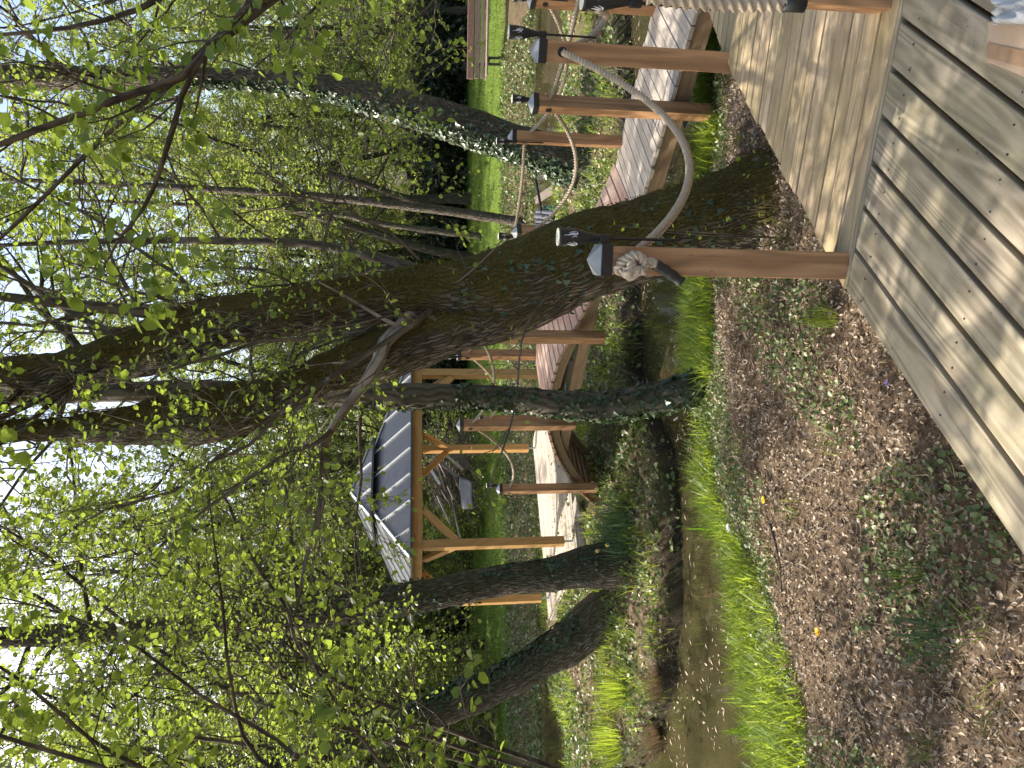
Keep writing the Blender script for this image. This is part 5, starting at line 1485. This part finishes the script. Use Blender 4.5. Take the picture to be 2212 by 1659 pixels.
# daffodils on the island
gd = on_ground(1345, 1140)
df = clump("daffodil_clump", "large blue-green daffodil clump below the platform corner with pale blooms", "daffodils", gd.x, gd.y, 420, .38, m_daff, .035, .38, .9)
for k in range(7):
    b = MB(); x_ = gd.x + rng.gauss(0, .3); y_ = gd.y + rng.gauss(0, .22); z_ = gd.z + rng.uniform(.22, .40)
    f_ = Vector((rng.gauss(-.3, .5), -1, rng.uniform(-.1, .4))).normalized(); q = Vector((0, 0, 1)).rotation_difference(f_).to_matrix().to_4x4(); T = Matrix.Translation((x_, y_, z_)) @ q
    for j in range(6):
        a = j * 1.047; n0_ = len(b.v); b.v += [tuple(T @ Vector(v)) for v in ((0, 0, 0), (.016 * math.cos(a - .45), .016 * math.sin(a - .45), .002), (.034 * math.cos(a), .034 * math.sin(a), .004), (.016 * math.cos(a + .45), .016 * math.sin(a + .45), .002))]
        b.face([n0_, n0_+1, n0_+2, n0_+3])
    b.lathe([(.008, .0), (.012, .018), (.015, .022)], 10, T, mi=1)
    put(b.build("bloom", [m_cream, m_yellow]), df)
def flower(name, label, px, r, nump, mat, cat, stem=.05):
    g = on_ground(*px); t = thing(name, label, cat, tuple(g)); b = MB()
    b.tube([g - Vector((0, 0, .02)), g + Vector((.004, 0, stem))], .002, 5); put(b.build("stem", m_cover), t)
    b = MB(); c_ = g + Vector((.004, 0, stem))
    for ring_ in range(2):
        for k in range(nump):
            a = k / nump * 6.283 + ring_ * .2; d = Vector((math.cos(a), math.sin(a) * .9, .35 + .5 * ring_)).normalized(); s_ = Vector((-math.sin(a), math.cos(a), 0))
            n0_ = len(b.v); L = r * (1 - .3 * ring_); w_ = r * 1.6 / nump * 1.2
            b.v += [tuple(c_), tuple(c_ + d * L * .6 - s_ * w_), tuple(c_ + d * L), tuple(c_ + d * L * .6 + s_ * w_)]; b.face([n0_, n0_+1, n0_+2, n0_+3])
    put(b.build("petals", mat), t)
flower("dandelion", "yellow dandelion flower in the middle of the leaf litter", (1790, 1366), .026, 16, m_yellow, "flower")
flower("dandelion", "yellow dandelion flower just above the near bank grass", (1672, 1081), .026, 16, m_yellow, "flower")
flower("white_flower", "single white flower among the stream-edge grass", (1613, 1140), .034, 6, m_white, "flower", .12)
flower("violet", "tiny violet among dry leaves in the middle of the bank", (1868, 1360), .014, 5, m_violet, "flower", .03)
flower("violet", "tiny violet among dry leaves beside the deck's plank edge", (1935, 830), .016, 5, m_violet, "flower", .03)
# fallen sticks
def stick(label, pxs, r, mat, cat="stick"):
    pts = [on_ground(*p) + Vector((0, 0, r + .012)) for p in pxs]; b = MB(); p = smooth_path(pts, 8)
    b.tube(p, [r * (1 - .6 * i / (len(p) - 1)) for i in range(len(p))], 7, wob=(.2, 30)); tag(b.build("fallen_stick", mat, smooth=True), label, cat)
stick("dark fallen stick lying across the sunny edge of the leaf litter", [(1672, 1130), (1690, 1200), (1702, 1290)], .010, m_bark_brown)
stick("crooked dark twig lying near the deck's plank edge", [(1680, 640), (1730, 690), (1755, 800), (1790, 880)], .006, m_bark_brown)
stick("straight dry straw stem lying near the picture's lower corner", [(2010, 1480), (2080, 1535), (2190, 1620)], .004, m_reed)
stick("dark fallen stick in the shaded litter near the picture's lower edge", [(1850, 1500), (1880, 1560), (1900, 1620)], .007, m_bark_brown)
stick("pale bent twig in the middle of the brown litter", [(1735, 1040), (1780, 1010), (1830, 1040)], .005, m_bark_pale)
# saplings by the foot of the forked tree
def sapling(label, px, tops, sz=.027):
    g = on_ground(*px); t = thing("sapling", label, "sapling", tuple(g)); V = Veg()
    for (x, y) in tops:
        e = AT(x, y, g.y - .12); pts = [g, g.lerp(e, .5) + rvec(.02), e]; p = smooth_path(pts, 5)
        V.tw.append((p, [.004 * (1 - .6 * i / (len(p) - 1)) for i in range(len(p))], 5)); add_leaves(V, p, .075, sz, .2, .5, .6, 1)
    tw_mesh(V, "stems", m_bark_brown, t); cr_mesh(V, "leaves", m_leaf, t)
sapling("spindly sapling with sparse leaves rising before the forked tree beside the knotted post", (1700, 515), [(1330, 488), (1420, 500), (1560, 480), (1600, 535)])
sapling("small leafy seedling in the shade at the forked tree's foot", (1690, 450), [(1575, 480), (1620, 440), (1640, 500), (1610, 420)], .03)
sapling("pale-leaved seedling between the side deck and the forked tree", (1690, 330), [(1580, 335), (1600, 380), (1630, 300)], .03)

# ------------------------------------------------------------------ light
SAZ, SEL = R(-118), R(47)                        # heading from "towards us" turning left
sdir = Vector((math.sin(SAZ) * math.cos(SEL), -math.cos(SAZ) * math.cos(SEL), math.sin(SEL)))
sun_d = bpy.data.lights.new("sun", 'SUN'); sun_d.energy = 4.2; sun_d.angle = R(.53); sun_d.color = (1, .94, .84)
sun = bpy.data.objects.new("sun", sun_d); COL.objects.link(sun)
sun.rotation_euler = sdir.to_track_quat('Z', 'Y').to_euler()
wd = bpy.data.worlds.new("World"); scene.world = wd; wd.use_nodes = True
nt = wd.node_tree; bg = nt.nodes["Background"]; sky = nt.nodes.new('ShaderNodeTexSky')
sky.sky_type = 'NISHITA'; sky.sun_disc = False; sky.sun_elevation = SEL
sky.sun_rotation = math.atan2(sdir.x, sdir.y)
sky.dust_density = 5.0; sky.air_density = 1.2; sky.ozone_density = .6
nt.links.new(sky.outputs[0], bg.inputs[0]); bg.inputs[1].default_value = .15
scene.view_settings.view_transform = 'Standard'; scene.view_settings.look = 'None'
scene.view_settings.exposure = 1.25; scene.view_settings.gamma = 1.0
scene.cycles.max_bounces = 8; scene.cycles.diffuse_bounces = 4; scene.cycles.transmission_bounces = 4; scene.cycles.transparent_max_bounces = 8
